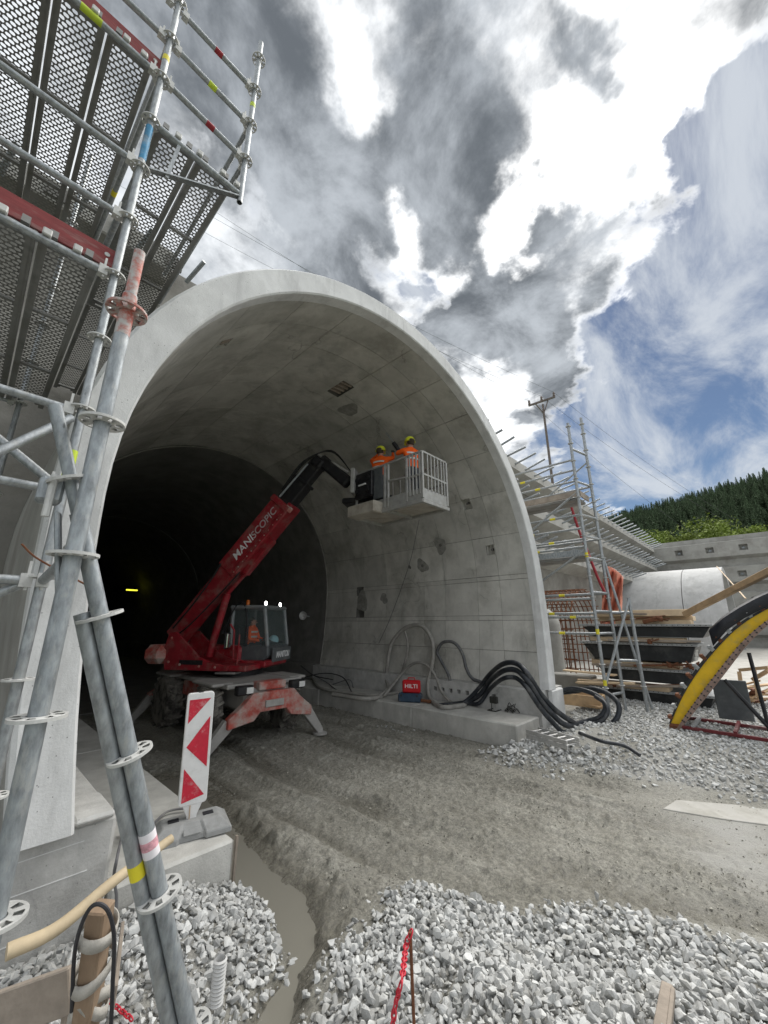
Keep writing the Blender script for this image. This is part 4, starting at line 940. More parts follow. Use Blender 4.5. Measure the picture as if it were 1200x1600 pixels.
sleeve(b, p1 + dv * 1.64, dv, .085, .0271, 'white_tag', 'white_label'); sleeve(b, p1 + dv * 1.64 + dv * .0, dv, .03, .0273, 'pink_print', 'label_print'); sleeve(c2, p1 + dv * 1.78 + sd, dv, .05, .0250, 'yellow_tag', 'yellow_label')
cl = thing('swivel_coupler', 'forged swivel coupler clamping the tubes beside the left portal leg', 'coupler', (.12, 1.75, 2.7))
m = MB(); m.box((.13, 1.76, 2.80), (.07, .07, .09)); m.build('clamp_body', 'galvanised_dusty', cl, bevel=.01)
m = MB(); m.bar((.16, 1.72, 2.72), (.215, 1.70, 2.42), .035, .016); m.build('hinge_arm', 'galvanised_dusty', cl, bevel=.004)
m = MB(); m.tube((.13, 1.72, 2.70), (.13, 1.72, 2.85), .012, 8); m.build('bolt', 'rosette_steel', cl)
w = MB(); w.sweep(catmull([(.14, 2.7, 2.74), (.20, 2.68, 2.68), (.30, 2.66, 2.62), (.42, 2.6, 2.55)], 5), .005, 5)
tag(w.build('tie_wire', 'rust'), 'rusty tie wire looped round the left scaffold standard', 'wire')

# ================================================================== TELEHANDLER
TO = Vector((4.9, 9.6, 0)); CX = 4.75; HD = Vector((.526, -.85, 0)).normalized(); LF = Vector((-HD.y, HD.x, 0)); UP = Vector((0, 0, 1))
def T(a, b, z): return TO + HD * a + LF * b + UP * z                 # turret frame: forward, left, height
TM = Matrix((HD, LF, UP)).transposed()
tele = thing('telehandler', 'dusty red rotating telehandler on stabilisers reaching up inside the tunnel', 'telehandler', TO)
def bx(name, c, d, material, parent=tele, M=None, bevel=.02, taper=1.0):
    m = MB(); m.box(c, d, M, taper); return m.build(name, material, parent, bevel=bevel)
ch = bx('chassis', (CX, 9.85, .86), (1.15, 4.1, .42), 'machine_dust', bevel=.05)
bx('side_skirt', (CX - .7, 9.7, .93), (.22, 1.25, .36), 'machine_red_muddy', ch); bx('side_skirt', (CX + .7, 9.7, .93), (.22, 1.25, .36), 'machine_red_muddy', ch)
bx('deck_plate', (CX, 9.9, 1.13), (1.75, 3.9, .09), 'machine_dust', ch); bx('fender', (CX - .88, 8.62, 1.16), (.44, 1.0, .06), 'machine_dust', ch); bx('fender', (CX + .88, 8.62, 1.16), (.44, 1.0, .06), 'machine_dust', ch)
bx('fender', (CX - .88, 10.9, 1.16), (.44, 1.0, .06), 'machine_dust', ch); bx('fender', (CX + .88, 10.9, 1.16), (.44, 1.0, .06), 'machine_dust', ch)
bx('front_box', (CX, 7.86, 1.12), (.62, .3, .16), 'machine_red_muddy', ch)
for sx in (-1, 1):
    for wy, st_ in ((8.66, .22 * 1), (10.9, 0)):
        wc = Vector((CX + sx * .90, wy, .57)); ax = Vector((sx * math.cos(st_), -math.sin(st_) * sx, 0))
        w = bpy.data.objects.new('wheel', None); col.objects.link(w); w.parent = tele; w.location = wc - TO
        m = MB(); m.lathe(wc - ax * .19, ax, [(.30, 0), (.50, .0), (.555, .05), (.565, .19), (.555, .33), (.50, .38), (.30, .38)], 28)
        for k in range(18):
            a = k / 18 * 2 * math.pi; xx, yy2, zz2 = frame_from(ax); c = wc + (xx * math.cos(a) + yy2 * math.sin(a)) * .57
            for q in (-1, 1):
                tdir = (-xx * math.sin(a) + yy2 * math.cos(a)); m.bar(c + ax * q * .02, c + ax * q * .185 + tdir * .09, .045, .05, up=(c - wc).normalized())
        m.build('tyre', 'tyre', w, smooth=35)
        m = MB(); m.lathe(wc + ax * .05, ax, [(.31, .1), (.31, .135), (.24, .10), (.20, .03), (.12, .03), (.11, .13), (.03, .14)], 20); m.build('rim', 'rim', w, smooth=35)
# front and rear stabilisers
def stabiliser(y, half, sgn, zt, footl, footr):
    fr = MB(); yq = y
    out = [(-.47, 1.02), (.47, 1.02), (.62, .86), (1.0 * half, .62), (half, .44), (.42, .52), (.30, .66), (-.30, .66), (-.42, .52), (-half, .44), (-half, .62), (-.62, .86)]
    fr.prism([(CX + x, yq, z) for x, z in out], (0, sgn * .16, 0)); o = fr.build('stabiliser_frame', 'machine_red_muddy', tele, bevel=.012)
    m = MB(); m.box((CX, yq - .015 if sgn > 0 else yq + .015, .80), (.42, .04, .13)); m.build('slot_plate', 'machine_dust', o, bevel=.01)
    for s, fx in ((-1, footl), (1, footr)):
        pv = Vector((CX + s * (half - .06), yq + sgn * .08, .53)); ft = Vector((fx, yq + sgn * .08, .04)); d = ft - pv
        m = MB(); n = Vector((-d.z, 0, d.x)).normalized() * .09
        m.prism([pv + n * 1.35, pv - n * 1.2, ft - n * .8, ft + n * .8], (0, sgn * .13, 0)); leg = m.build('stabiliser_leg', 'machine_dust', tele, bevel=.008)
        m = MB(); m.lathe(ft + Vector((0, sgn * .05, -.06)), (0, 0, 1), [(.16, 0), (.16, .03), (.07, .06), (.05, .14)], 12); m.build('foot_pad', 'machine_dust', leg)
        m = MB(); m.tube(pv + Vector((0, -.02, 0)), pv + Vector((0, sgn * .18, 0)), .045, 10); m.build('pivot_pin', 'machine_dust', leg)
stabiliser(7.62, .94, 1, 1.0, 3.42, 6.04); 
stabiliser(12.0, 1.05, -1, 1.0, 3.36, 6.7)
for s, x in ((-1, CX - .62), (1, CX + .60)):
    l = bx('headlight', (x, 7.75, 1.08), (.34, .16, .17), 'machine_black'); bx('lens', (x + .08, 7.662, 1.08), (.14, .02, .11), 'lens', l, bevel=0)
# turret
m = MB(); m.lathe((TO.x, 9.6, 1.18), UP, [(.58, 0), (.58, .10), (.52, .14)], 24); m.build('slew_ring', 'machine_black', tele, smooth=35)
bx('turret_floor', T(-.25, 0, 1.38), (1.9, 1.7, .12), 'machine_red', M=TM)
side_poly = [(-1.30, 1.33), (.28, 1.33), (.32, 1.44), (-.1, 1.50), (-.45, 1.62), (-.85, 1.95), (-1.12, 2.16), (-1.28, 2.14), (-1.38, 1.8)]
for b in (-.93, -.12):
    m = MB(); m.prism([T(a, b, z) for a, z in side_poly], LF * .07); m.build('turret_plate', 'machine_red', tele, bevel=.008)
m = MB()
for k, (a, s) in enumerate(((-2.62, .55), (-2.5, .86), (-2.2, 1.0), (-1.9, 1.0))): pass
m.box(T(-1.58, -.25, 1.66), (.56, 1.65, .42), TM); o = m.build('counterweight', 'machine_red_muddy', tele, bevel=.13)
bx('engine_cover', T(-.55, .30, 1.62), (1.2, .7, .40), 'machine_red', M=TM, bevel=.06)
bx('front_ledge', T(.40, .36, 1.42), (.85, 1.15, .14), 'machine_red', M=TM, bevel=.03)
# cab
cab = bpy.data.objects.new('cab', None); col.objects.link(cab); cab.parent = tele; cab.location = T(.35, .45, 1.40) - TO
c0, c1, b0, b1, zb, zm, zt = -.34, .66, .02, 1.16, 1.36, 1.82, 2.72          # fore-aft, left-right, heights
fr_low, fr_top = .76, .56
def cabp(a, b, z): return T(a, b, z)
m = MB(); m.prism([cabp(a, b0, z) for a, z in ((c0, zb), (.50, zb), (fr_low, 1.58), (fr_low - .02, zm), (c0, zm))], LF * (b1 - b0)); m.build('cab_shell', 'cab_grey', cab, bevel=.03)
m = MB(); m.box(T((c0 + fr_top) / 2, (b0 + b1) / 2, zt + .02), (fr_top - c0 + .12, b1 - b0 + .08, .10), TM); m.build('cab_roof', 'cab_frame', cab, bevel=.045)
for a0, a1, b in ((c0 + .03, c0 + .03, b0 + .03), (c0 + .03, c0 + .03, b1 - .03), (fr_low - .05, fr_top - .0, b0 + .03), (fr_low - .05, fr_top - .0, b1 - .03)):
    m = MB(); m.bar(T(a0, b, zm - .02), T(a1, b, zt), .085, .085); m.build('cab_pillar', 'cab_frame', cab, bevel=.02)
def pane(name, pts, par): m = MB(); m.add([T(*p) for p in pts] + [T(*p) + Vector((0, 0, 0)) for p in []], [(0, 1, 2, 3)]); return m.build(name, 'glass', par)
pane('side_window', [(c0 + .06, b0 + .02, zm), (fr_low - .09, b0 + .02, zm), (fr_top - .04, b0 + .02, zt - .02), (c0 + .06, b0 + .02, zt - .02)], cab)
pane('windscreen', [(fr_low - .03, b0 + .06, zm), (fr_low - .03, b1 - .06, zm), (fr_top + .02, b1 - .06, zt - .02), (fr_top + .02, b0 + .06, zt - .02)], cab)
bx('seat_back', T(-.25, .47, 1.98), (.12, .46, .62), 'machine_black', cab, TM); bx('seat_cushion', T(-.02, .47, 1.72), (.46, .46, .12), 'machine_black', cab, TM); bx('dashboard', T(.56, .58, 1.80), (.14, .9, .18), 'machine_black', cab, TM)
m = MB(); m.lathe(T(.52, .72, 1.92), (HD * .4 + UP), [(.13, 0), (.12, .06), (.08, .11), (.02, .13)], 14); hb = m.build('spare_helmet', 'helmet_blue', None, smooth=40); tag(hb, 'pale blue spare helmet lying on the dashboard of the cab', 'helmet')
sg = bx('name_board', T(.83, .60, 1.60), (.05, .98, .32), 'cab_grey', cab, TM, bevel=.01)
text_part('MANITOU', .21, T(.8575, .26, 1.53), LF, UP, 'letter_white', 'name_lettering', sg, .15, .004, .72)
for k, b in enumerate((.22, 1.02)):
    m = MB(); m.lathe(T(.40, b, zt + .12), HD, [(.05, 0), (.06, .06), (.058, .08)], 12); l = m.build('work_lamp', 'machine_black', cab); mm = MB(); mm.lathe(T(.485, b, zt + .12), HD, [(.055, 0), (.05, .012), (.02, .02)], 12); mm.build('lamp_glass', 'lamp_white', l)
m = MB(); m.lathe(T(.05, .1, zt + .06), UP, [(.045, 0), (.045, .12), (.02, .15)], 10); m.build('beacon_light', 'amber', cab)
m = MB(); m.sweep([T(.30, b0 - .1, 1.45), P(364, 1030, Y=9.3), P(366, 985, Y=9.3), P(360, 975, Y=9.35)], .022, 6); m.build('mirror_bracket', 'machine_red', tele)
mpos = P(357, 1001, Y=9.35); bx('mirror', mpos, (.05, .17, .34), 'mirror', M=TM); bx('mirror_back', mpos - HD * .035, (.03, .20, .38), 'machine_black', M=TM)
for k in range(2):
    m = MB(); m.sweep(catmull([T(-.5, -.05 + .07 * k, 2.1), T(-.15, .0 + .07 * k, 2.85), T(.1, .0 + .07 * k, 2.6), T(.15, -.02 + .07 * k, 1.8)], 6), .016, 6); m.build('hydraulic_hose', 'machine_black', tele)
# boom
PV = P(281, 992, Y=10.5); TIP = P(499, 727, Y=7.5); BD = (TIP - PV); BL = BD.length; BD.normalize(); BN = LF.cross(BD) * -1
BN = BD.cross(LF); BN = -BN if BN.z < 0 else BN; BM = Matrix((BD, LF, BN)).transposed()
def Bp(t, b, n): return PV + BD * (t * BL) + LF * b + BN * n
def seg(name, t0, t1, w, h, n0, material, par=tele, bev=.02): return bx(name, (Bp(t0, 0, n0) + Bp(t1, 0, n0)) / 2, ((t1 - t0) * BL, w, h), material, par, BM, bev)
seg('boom_base', -.02, .45, .38, .44, .02, 'machine_red')
b_out = seg('boom_outer', .36, .75, .44, .54, .05, 'machine_red')
seg('boom_rail', .38, .78, .50, .14, -.20, 'machine_red', b_out); seg('boom_collar', .735, .765, .52, .62, .04, 'machine_red', b_out)
seg('boom_keel', .40, .60, .2, .16, -.32, 'machine_red', b_out)
seg('boom_middle', .75, .90, .36, .44, .05, 'machine_black'); seg('boom_inner', .88, 1.0, .28, .36, .05, 'machine_black'); seg('boom_collar', .885, .90, .42, .50, .05, 'machine_black')
m = MB(); m.tube(Bp(.77, -.24, .16), Bp(.97, -.20, .16), .025, 8); m.build('boom_pipe', 'galvanised_dusty', tele)
bx('boom_bracket', Bp(.755, -.23, -.25), (.14, .06, .2), 'machine_red_muddy', b_out, BM)
m = MB(); m.tube(T(-.5, -.48, 1.60), Bp(.28, 0, -.30), .085, 12); m.tube(Bp(.28, 0, -.30), Bp(.43, 0, -.33), .05, 10); m.build('lift_cylinder', 'machine_red', tele, smooth=40)
for k in range(12):
    tt = .385 + .03 * k; m = MB(); m.lathe(Bp(tt, -.252, -.20), -LF, [(.018, 0), (.016, .01), (.006, .012)], 6); m.build('rail_bolt', 'machine_red_muddy', b_out)
m = MB(); m.sweep(catmull([Bp(.02, -.24, .12), Bp(.15, -.26, .10), Bp(.30, -.25, .16), Bp(.37, -.24, .24)], 6), .02, 6); m.build('hydraulic_hose', 'machine_black', tele)
m = MB(); m.sweep(catmull([Bp(.0, -.20, -.05), Bp(.10, -.30, -.22), Bp(.26, -.22, -.26), Bp(.40, -.20, -.30)], 6), .018, 6); m.build('hydraulic_hose', 'machine_black', tele)
for (aa, zz) in ((-1.2, 1.5), (-.9, 1.45), (-.4, 1.42), (.0, 1.41), (-1.2, 2.02)):
    m = MB(); m.lathe(T(aa, -.93, zz), -LF, [(.03, 0), (.028, .015), (.01, .02)], 6); m.build('plate_bolt', 'machine_red_muddy', tele)
bx('side_decal', T(-.62, -.9325, 1.50), (.6, .004, .10), 'machine_black', M=TM, bevel=0); bx('step', T(.2, -.72, 1.28), (.5, .3, .04), 'machine_dust', M=TM); bx('grab_bar', T(.34, -.62, 1.75), (.03, .03, .7), 'machine_red', M=TM, bevel=.006)
t0 = .425; text_part('MANI', .26, Bp(t0, -.223, -.03), BD, BN, 'letter_white', 'boom_lettering', b_out, .2, .003, .70)
text_part('SCOPIC', .24, Bp(t0 + .125, -.223, -.03), BD, BN, 'letter_grey', 'boom_lettering', b_out, .2, .003, .90)
bx('boom_text_panel', Bp(.55, -.2215, .05), (1.9, .002, .40), 'machine_red', b_out, BM, 0)
# gooseneck and carriage
GN = P(545, 758, Y=6.75)
m = MB(); m.bar(TIP - BD * .15 + UP * .05, TIP + BD * .12 + UP * .05, .34, .38, up=LF); m.bar(TIP + BD * .06 + UP * .10, GN + UP * .04, .30, .26, up=LF); m.build('gooseneck', 'machine_black', tele, bevel=.05)
m = MB(); m.tube(TIP + UP * .26 - LF * .06, GN + UP * .30 - LF * .06, .035, 8); m.build('levelling_cylinder', 'basket_metal', tele, smooth=40)
for k in range(3):
    m = MB(); m.sweep(catmull([Bp(.80, -.16 + .05 * k, .30), Bp(.97, -.14 + .05 * k, .34), TIP + UP * (.34 + .02 * k) + HD * .3, GN + UP * .34 + HD * .05, GN + UP * .1 + HD * .2], 6), .014, 6); m.build('hydraulic_hose', 'machine_black', tele)
m = MB(); m.tube(TIP - LF * .22 + UP * .02, TIP + LF * .22 + UP * .02, .09, 14); m.build('tip_pin', 'machine_black', tele)
bx('carriage_plate', GN + Vector((.12, -.12, .02)), (.10, .62, .62), 'basket_metal', M=TM, bevel=.015); bx('carriage_box', GN + Vector((.42, -.2, -.05)), (.55, .5, .5), 'machine_black', M=TM, bevel=.03)
bx('fork_arm', GN + Vector((.50, -.20, -.36)), (1.25, .5, .14), 'machine_black', M=TM, bevel=.03)

# ================================================================== BASKET AND PEOPLE
BX0, BX1, BY0, BY1, BZ = 5.95, 6.80, 4.60, 6.58, 4.78
bas = thing('work_platform', 'battered metal work basket held up to the tunnel roof by the boom', 'work platform', ((BX0 + BX1) / 2, (BY0 + BY1) / 2, BZ))
m = MB(); m.box(((BX0 + BX1) / 2, (BY0 + BY1) / 2, BZ - .02), (BX1 - BX0, BY1 - BY0, .05)); fl = m.build('floor', 'basket_floor', bas, bevel=.008)
m = MB(); m.box((5.86, 6.15, BZ + .02), (.40, .86, .26)); m.build('fork_pocket_box', 'basket_floor', bas, bevel=.02)
for x in (BX0, BX1):
    m = MB(); m.bar((x, BY0 - .02, BZ - .06), (x, BY1 + .02, BZ - .06), .07, .08); m.build('floor_beam', 'basket_metal', bas, bevel=.008)
for y in (BY0, (BY0 + BY1) / 2, BY1):
    m = MB(); m.bar((BX0 - .03, y, BZ - .07), (BX1 + .03, y, BZ - .07), .08, .07); m.build('floor_beam', 'basket_metal', bas, bevel=.008)
HT = 1.02
def rail(a, b, w=.045): m = MB(); m.bar(a, b, w, w); return m.build('rail', 'basket_metal', bas, bevel=.006)
def post(x, y, z0=BZ, z1=BZ + HT, w=.05): m = MB(); m.bar((x, y, z0), (x, y, z1), w, w); return m.build('post', 'basket_metal', bas, bevel=.006)
for x, y in ((BX0, BY0), (BX1, BY0), (BX0, BY1), (BX1, BY1), (BX0, 5.02), (BX0, 5.56), (BX1, 5.56), (BX0, 5.66)): post(x, y)
for z in (BZ + HT, BZ + .52):
    rail((BX1, BY0, z), (BX1, BY1, z)); rail((BX0, BY0, z), (BX1, BY0, z)); rail((BX0, BY1, z), (BX1, BY1, z))
rail((BX0, BY0, BZ + HT), (BX0, BY1, BZ + HT)); rail((BX0, 5.02, BZ + .55), (BX0, 5.56, BZ + .60)); rail((BX0, BY0, BZ + .52), (BX0, 5.02, BZ + .52))
for z0, h in ((.10, .24),):
    for args in (((BX1, (BY0 + BY1) / 2, BZ + z0), (.02, BY1 - BY0, h)), (((BX0 + BX1) / 2, BY0, BZ + z0), (BX1 - BX0, .02, h)), ((BX0, 5.3, BZ + z0), (.02, 1.4, h))):
        m = MB(); m.box(*args); m.build('kick_plate', 'basket_metal', bas, bevel=.004)
for y in (4.66, 4.75, 4.84, 4.93): post(BX0 - .01, y, BZ + .1, BZ + HT, .035)
for x in (6.12, 6.24, 6.36, 6.48, 6.6, 6.7): post(x, BY0 - .01, BZ + .2, BZ + HT, .028)
for y in (4.85, 5.1, 5.3, 5.75, 5.95, 6.2, 6.4): post(BX1, y, BZ + .2, BZ + HT, .028)
m = MB(); m.box((BX0 - .01, 5.86, BZ + .62), (.03, .28, .72)); m.build('grey_panel', 'cab_grey', bas, bevel=.006)
m = MB(); m.box((BX0 - .06, 6.25, BZ + .66), (.10, .56, .62)); m.build('mounting_frame', 'machine_black', bas, bevel=.02)
for q, (y, z) in enumerate(((6.08, .52), (6.08, .80), (6.42, .52), (6.42, .80))):
    m = MB(); m.tube((BX0 - .16, y, BZ + z), (BX0 - .02, y, BZ + z), .06, 10); m.build('locking_pin', 'machine_black', bas, smooth=40)
m = MB(); m.tube((BX0 - .13, 6.15, BZ + .66), (BX0 - .13, 6.38, BZ + .66), .02, 8); m.build('cylinder_rod', 'letter_white', bas)

def person(label, loc, rz, joints, pose, hard=True, seated=False, vest='hivis_orange', hel=True, group=None):
    """joints: dict name -> (x, y, z, r); x right, y forward, z up from the feet"""
    t = thing('person', label, 'person', loc, group)
    t.rotation_euler = (0, 0, rz)
    J = joints; names = list(J); idx = {n: i for i, n in enumerate(names)}
    me = bpy.data.meshes.new('body'); me.from_pydata([J[n][:3] for n in names], [(idx[a], idx[b]) for a, b in pose], [])
    o = bpy.data.objects.new('body', me); col.objects.link(o)
    md = o.modifiers.new('skin', 'SKIN'); sv = me.skin_vertices[0].data
    for n in names: r = J[n][3]; sv[idx[n]].radius = (r if isinstance(r, tuple) else (r, r)); sv[idx[n]].use_root = (n == 'pelvis')
    sb = o.modifiers.new('sub', 'SUBSURF'); sb.levels = 2; sb.render_levels = 2
    dg = bpy.context.evaluated_depsgraph_get(); ev = o.evaluated_get(dg); nm = bpy.data.meshes.new_from_object(ev)
    bpy.data.objects.remove(o); bpy.data.meshes.remove(me)
    # fingers joined to the body mesh
    bm = bmesh.new(); bm.from_mesh(nm)
    for sd_ in ('l', 'r'):
        h = Vector(J['hand_' + sd_][:3]); wv = Vector(J['wrist_' + sd_][:3]); d = (h - wv).normalized(); x, y, z = frame_from(d)
        for k, (off, ln) in enumerate(((-.03, .062), (-.01, .075), (.012, .072), (.032, .055))):
            mm = MB(); p = h + x * off; mm.sweep([p - d * .02, p + d * ln * .55, p + d * ln * .95 - y * .025], [.011, .010, .007], 6)
            vs = [bm.verts.new(v) for v in mm.v]
            for f in mm.f: bm.faces.new([vs[i] for i in f])
        mm = MB(); p = wv.lerp(h, .6); mm.sweep([p, p + x * -.045 + d * .03, p + x * -.055 + d * .065 - y * .01], [.014, .012, .008], 6)
        vs = [bm.verts.new(v) for v in mm.v]
        for f in mm.f: bm.faces.new([vs[i] for i in f])
    hd = Vector(J['head'][:3]); 
    for c, r in ((hd + Vector((0, .105, -.01)), .016), (hd + Vector((.085, 0, 0)), .02), (hd + Vector((-.085, 0, 0)), .02)):   # nose, ears
        g = bmesh.ops.create_icosphere(bm, subdivisions=1, radius=r); bmesh.ops.translate(bm, verts=g['verts'], vec=c)
    bm.to_mesh(nm); bm.free()
    for k in ('skin', vest, 'trousers', 'boot', 'glove'): nm.materials.append(MATS[k])
    pel, neck = J['pelvis'][2], J['neck'][2]; hl = [Vector(J['hand_' + s][:3]) for s in 'lr']; wr = [Vector(J['wrist_' + s][:3]) for s in 'lr']; kn = [Vector(J['knee_' + s][:3]) for s in 'lr']; an = [Vector(J['ankle_' + s][:3]) for s in 'lr']
    legs = [(Vector(J['hip_' + s][:3]), Vector(J['knee_' + s][:3])) for s in 'lr'] + [(Vector(J['knee_' + s][:3]), Vector(J['ankle_' + s][:3])) for s in 'lr']
    def sdist(p, a, b): u = b - a; tt = max(0, min(1, (p - a).dot(u) / u.length_squared)); return (p - a - u * tt).length
    for f in nm.polygons:
        c = f.center; i = 1
        if min((c - h).length for h in hl) < .10 and min((c - h).length for h in hl) < min((c - w_).length for w_ in wr) + .04: i = 4
        elif c.z > neck + .02 and math.hypot(c.x - hd.x, c.y - hd.y) < .14: i = 0
        elif min((c - a).length for a in an) < .13 or c.z < min(a.z for a in an) + .03 and not seated: i = 3
        elif (c.z < pel + .02 and c.z < pel + .12) or (seated and min(sdist(c, a, b) for a, b in legs) < .10 and c.z < pel + .14): i = 2
        f.material_index = i; f.use_smooth = True
    b = link('body', nm, None, t)
    def part(name, mbuild, material, smooth=50):
        me2 = bpy.data.meshes.new(name); me2.from_pydata(mbuild.v, [], mbuild.f); me2.polygons.foreach_set('use_smooth', [True] * len(me2.polygons)); me2.set_sharp_from_angle(angle=R(smooth)); return link(name, me2, material, t)
    for sx in (-.033, .033):
        m = MB(); m.lathe(hd + Vector((sx, .088, .018)), (0, 1, 0), [(.012, 0), (.010, .008), (.003, .011)], 8); part('eye', m, 'hair')
    m = MB(); m.box(hd + Vector((0, .098, -.055)), (.045, .01, .008)); part('mouth', m, 'glove')
    m = MB(); m.lathe(hd + Vector((0, -.04, -.03)), (0, -.30, 1), [(.078, 0), (.088, .05), (.088, .10), (.055, .14)], 14); part('hair', m, 'hair')
    if hel:
        m = MB(); m.lathe(hd + Vector((0, .0, .045)), (0, -.08, 1), [(.135, 0), (.137, .012), (.122, .02), (.118, .06), (.095, .105), (.055, .132), (.01, .14)], 18)
        m.prism([hd + Vector((-.08, .10, .045)), hd + Vector((.08, .10, .045)), hd + Vector((.06, .19, .038)), hd + Vector((-.06, .19, .038))], (0, 0, .012)); part('helmet', m, 'helmet_yellow')
    ch_, sp = Vector(J['chest'][:3]), Vector(J['spine'][:3])
    for q in (.25, .95):
        c = sp.lerp(ch_, q); rx = .205 if q > .5 else .185; m = MB(); n = 20; ids = []
        for hgt in (-.022, .022):
            ids.append(len(m.v)); m.v += [c + Vector((rx * .98 * math.cos(2 * math.pi * k / n), .135 * math.sin(2 * math.pi * k / n), hgt)) for k in range(n)]
        for k in range(n): m.f.append((ids[0] + k, ids[0] + (k + 1) % n, ids[1] + (k + 1) % n, ids[1] + k))
        part('reflective_band', m, 'reflect_strip')
    return t
EDGES = [('pelvis', 'spine'), ('spine', 'chest'), ('chest', 'neck'), ('neck', 'head'), ('head', 'crown')]
for s in 'lr': EDGES += [('chest', 'shoulder_' + s), ('shoulder_' + s, 'elbow_' + s), ('elbow_' + s, 'wrist_' + s), ('wrist_' + s, 'hand_' + s), ('pelvis', 'hip_' + s), ('hip_' + s, 'knee_' + s), ('knee_' + s, 'ankle_' + s), ('ankle_' + s, 'toe_' + s)]
def skeleton(armL, armR, lean=.0, head_fwd=.03, seated=False):
    J = {'pelvis': (0, 0, .95, (.155, .115)), 'spine': (0, lean * .4, 1.14, (.15, .11)), 'chest': (0, lean, 1.34, (.165, .12)), 'neck': (0, lean + .02, 1.50, .058), 'head': (0, lean + head_fwd, 1.62, (.082, .098)), 'crown': (0, lean + head_fwd, 1.70, (.07, .08))}
    for s, sg in (('l', -1), ('r', 1)):
        arm = armL if s == 'l' else armR
        J['shoulder_' + s] = (sg * .19, lean, 1.41, .072); J['elbow_' + s] = (*arm[0], .052); J['wrist_' + s] = (*arm[1], .036); J['hand_' + s] = (*arm[2], (.042, .028))
        if seated: J['hip_' + s] = (sg * .10, .05, .90, .10); J['knee_' + s] = (sg * .13, .46, .92, .066); J['ankle_' + s] = (sg * .13, .52, .50, .05); J['toe_' + s] = (sg * .13, .68, .46, .042)
        else: J['hip_' + s] = (sg * .10, 0, .88, .098); J['knee_' + s] = (sg * .11, .03, .49, .066); J['ankle_' + s] = (sg * .12, -.01, .09, .048); J['toe_' + s] = (sg * .13, .16, .045, .042)
    return J
# two workers on the platform, backs half turned, arms raised to the lining
up1 = skeleton([(-.30, .18, 1.50), (-.20, .36, 1.72), (-.18, .40, 1.81)], [(.30, .16, 1.46), (.22, .34, 1.66), (.20, .38, 1.75)], .05)
person('worker in orange with a lime helmet standing behind the basket bracket', (6.30, 6.18, BZ + .005), R(-70), up1, EDGES, group='workers in the basket')
up2 = skeleton([(-.28, .20, 1.36), (-.14, .40, 1.52), (-.10, .46, 1.60)], [(.30, .18, 1.34), (.14, .40, 1.50), (.08, .46, 1.58)], .06)
person('worker in orange with a lime helmet holding the drill at the basket gate', (6.46, 5.28, BZ + .005), R(-20), up2, EDGES, group='workers in the basket')
# the drill rests in the second worker's hands
dr = thing('hammer_drill', 'dark hammer drill held up to the lining by the worker', 'drill', (6.45, 5.9, 6.3))
d0, d1 = Vector((6.57, 5.72, 6.32)), Vector((6.34, 5.98, 6.86))
m = MB(); m.tube(d0, d0.lerp(d1, .5), .05, 10); m.build('motor_body', 'machine_black', dr, smooth=40); m = MB(); m.tube(d0.lerp(d1, .5), d1, .014, 8); m.build('drill_bit', 'galvanised', dr)
m = MB(); m.sweep([d0, d0 + Vector((.02, -.1, -.08)), d0 + Vector((.06, -.05, -.16))], .02, 6); m.build('handle', 'machine_black', dr)
dl = T(.02, .46, 1.80 - .93)
sit = skeleton([(-.28, .10, 1.12), (-.16, .34, 1.10), (-.10, .42, 1.12)], [(.28, .10, 1.12), (.16, .34, 1.08), (.10, .42, 1.10)], .0, seated=True)
sit = {k: ((v[0] * .84, v[1] * .84, .93 + (v[2] - .93) * .84, v[3]) if k != 'head' else (v[0], v[1], .93 + (v[2] - .93) * .84, v[3])) for k, v in sit.items()}
person('driver in orange seated in the telehandler cab', dl, math.atan2(HD.y, HD.x) - R(90), sit, EDGES, seated=True, hel=False)

# ================================================================== TRAFFIC BEACON
bc = Vector((1.90, 4.36, .44)); 
bea = thing('traffic_beacon', 'red and white striped traffic beacon in a grey block foot on the kerb', 'traffic beacon', bc)
view = Vector((bc.x, bc.y, 0)).normalized(); pa = math.atan2(view.y, view.x) - R(90) + R(8); BMx = Matrix.Rotation(pa, 3, 'Z') @ Matrix.Rotation(R(-2), 3, 'Y')
def bl(x, y, z): return bc + BMx @ Vector((x, y, z))
def rrect(w, z0, z1, r, n=5):
    pts = []
    for cx, cz, a0 in ((w - r, z0 + r, -90), (w - r, z1 - r, 0), (-w + r, z1 - r, 90), (-w + r, z0 + r, 180)):
        for k in range(n): a = R(a0 + 90 * k / (n - 1)); pts.append((cx + r * math.cos(a), cz + r * math.sin(a)))
    return pts
PZ0, PZ1 = .24, 1.23
m = MB(); m.prism([bl(x, -.03, z) for x, z in rrect(.125, PZ0, PZ1, .03)], BMx @ Vector((0, .06, 0))); pan = m.build('panel', 'beacon_white', bea, bevel=.006)
m = MB(); m.prism([bl(x, -.025, z) for x, z in ((-.09, PZ0 + .01), (.09, PZ0 + .01), (.045, .15), (.03, .02), (-.03, .02), (-.045, .15))], BMx @ Vector((0, .05, 0))); m.build('stem', 'beacon_white', bea, bevel=.006)
def clip_strip(z0, slope, h):                                        # one slanted stripe clipped to the panel face
    w = .103; poly = [(-w, z0), (w, z0 + slope), (w, z0 + slope + h), (-w, z0 + h)]
    lo, hi = PZ0 + .03, PZ1 - .03; out = []
    for lim, sg in ((lo, 1), (hi, -1)):
        src = poly if lim == lo else out; out = []
        for i in range(len(src)):
            a, b = src[i], src[(i + 1) % len(src)]; ia, ib = sg * (a[1] - lim) >= 0, sg * (b[1] - lim) >= 0
            if ia: out.append(a)
            if ia != ib: q = (lim - a[1]) / (b[1] - a[1]); out.append((a[0] + q * (b[0] - a[0]), lim))
    return out
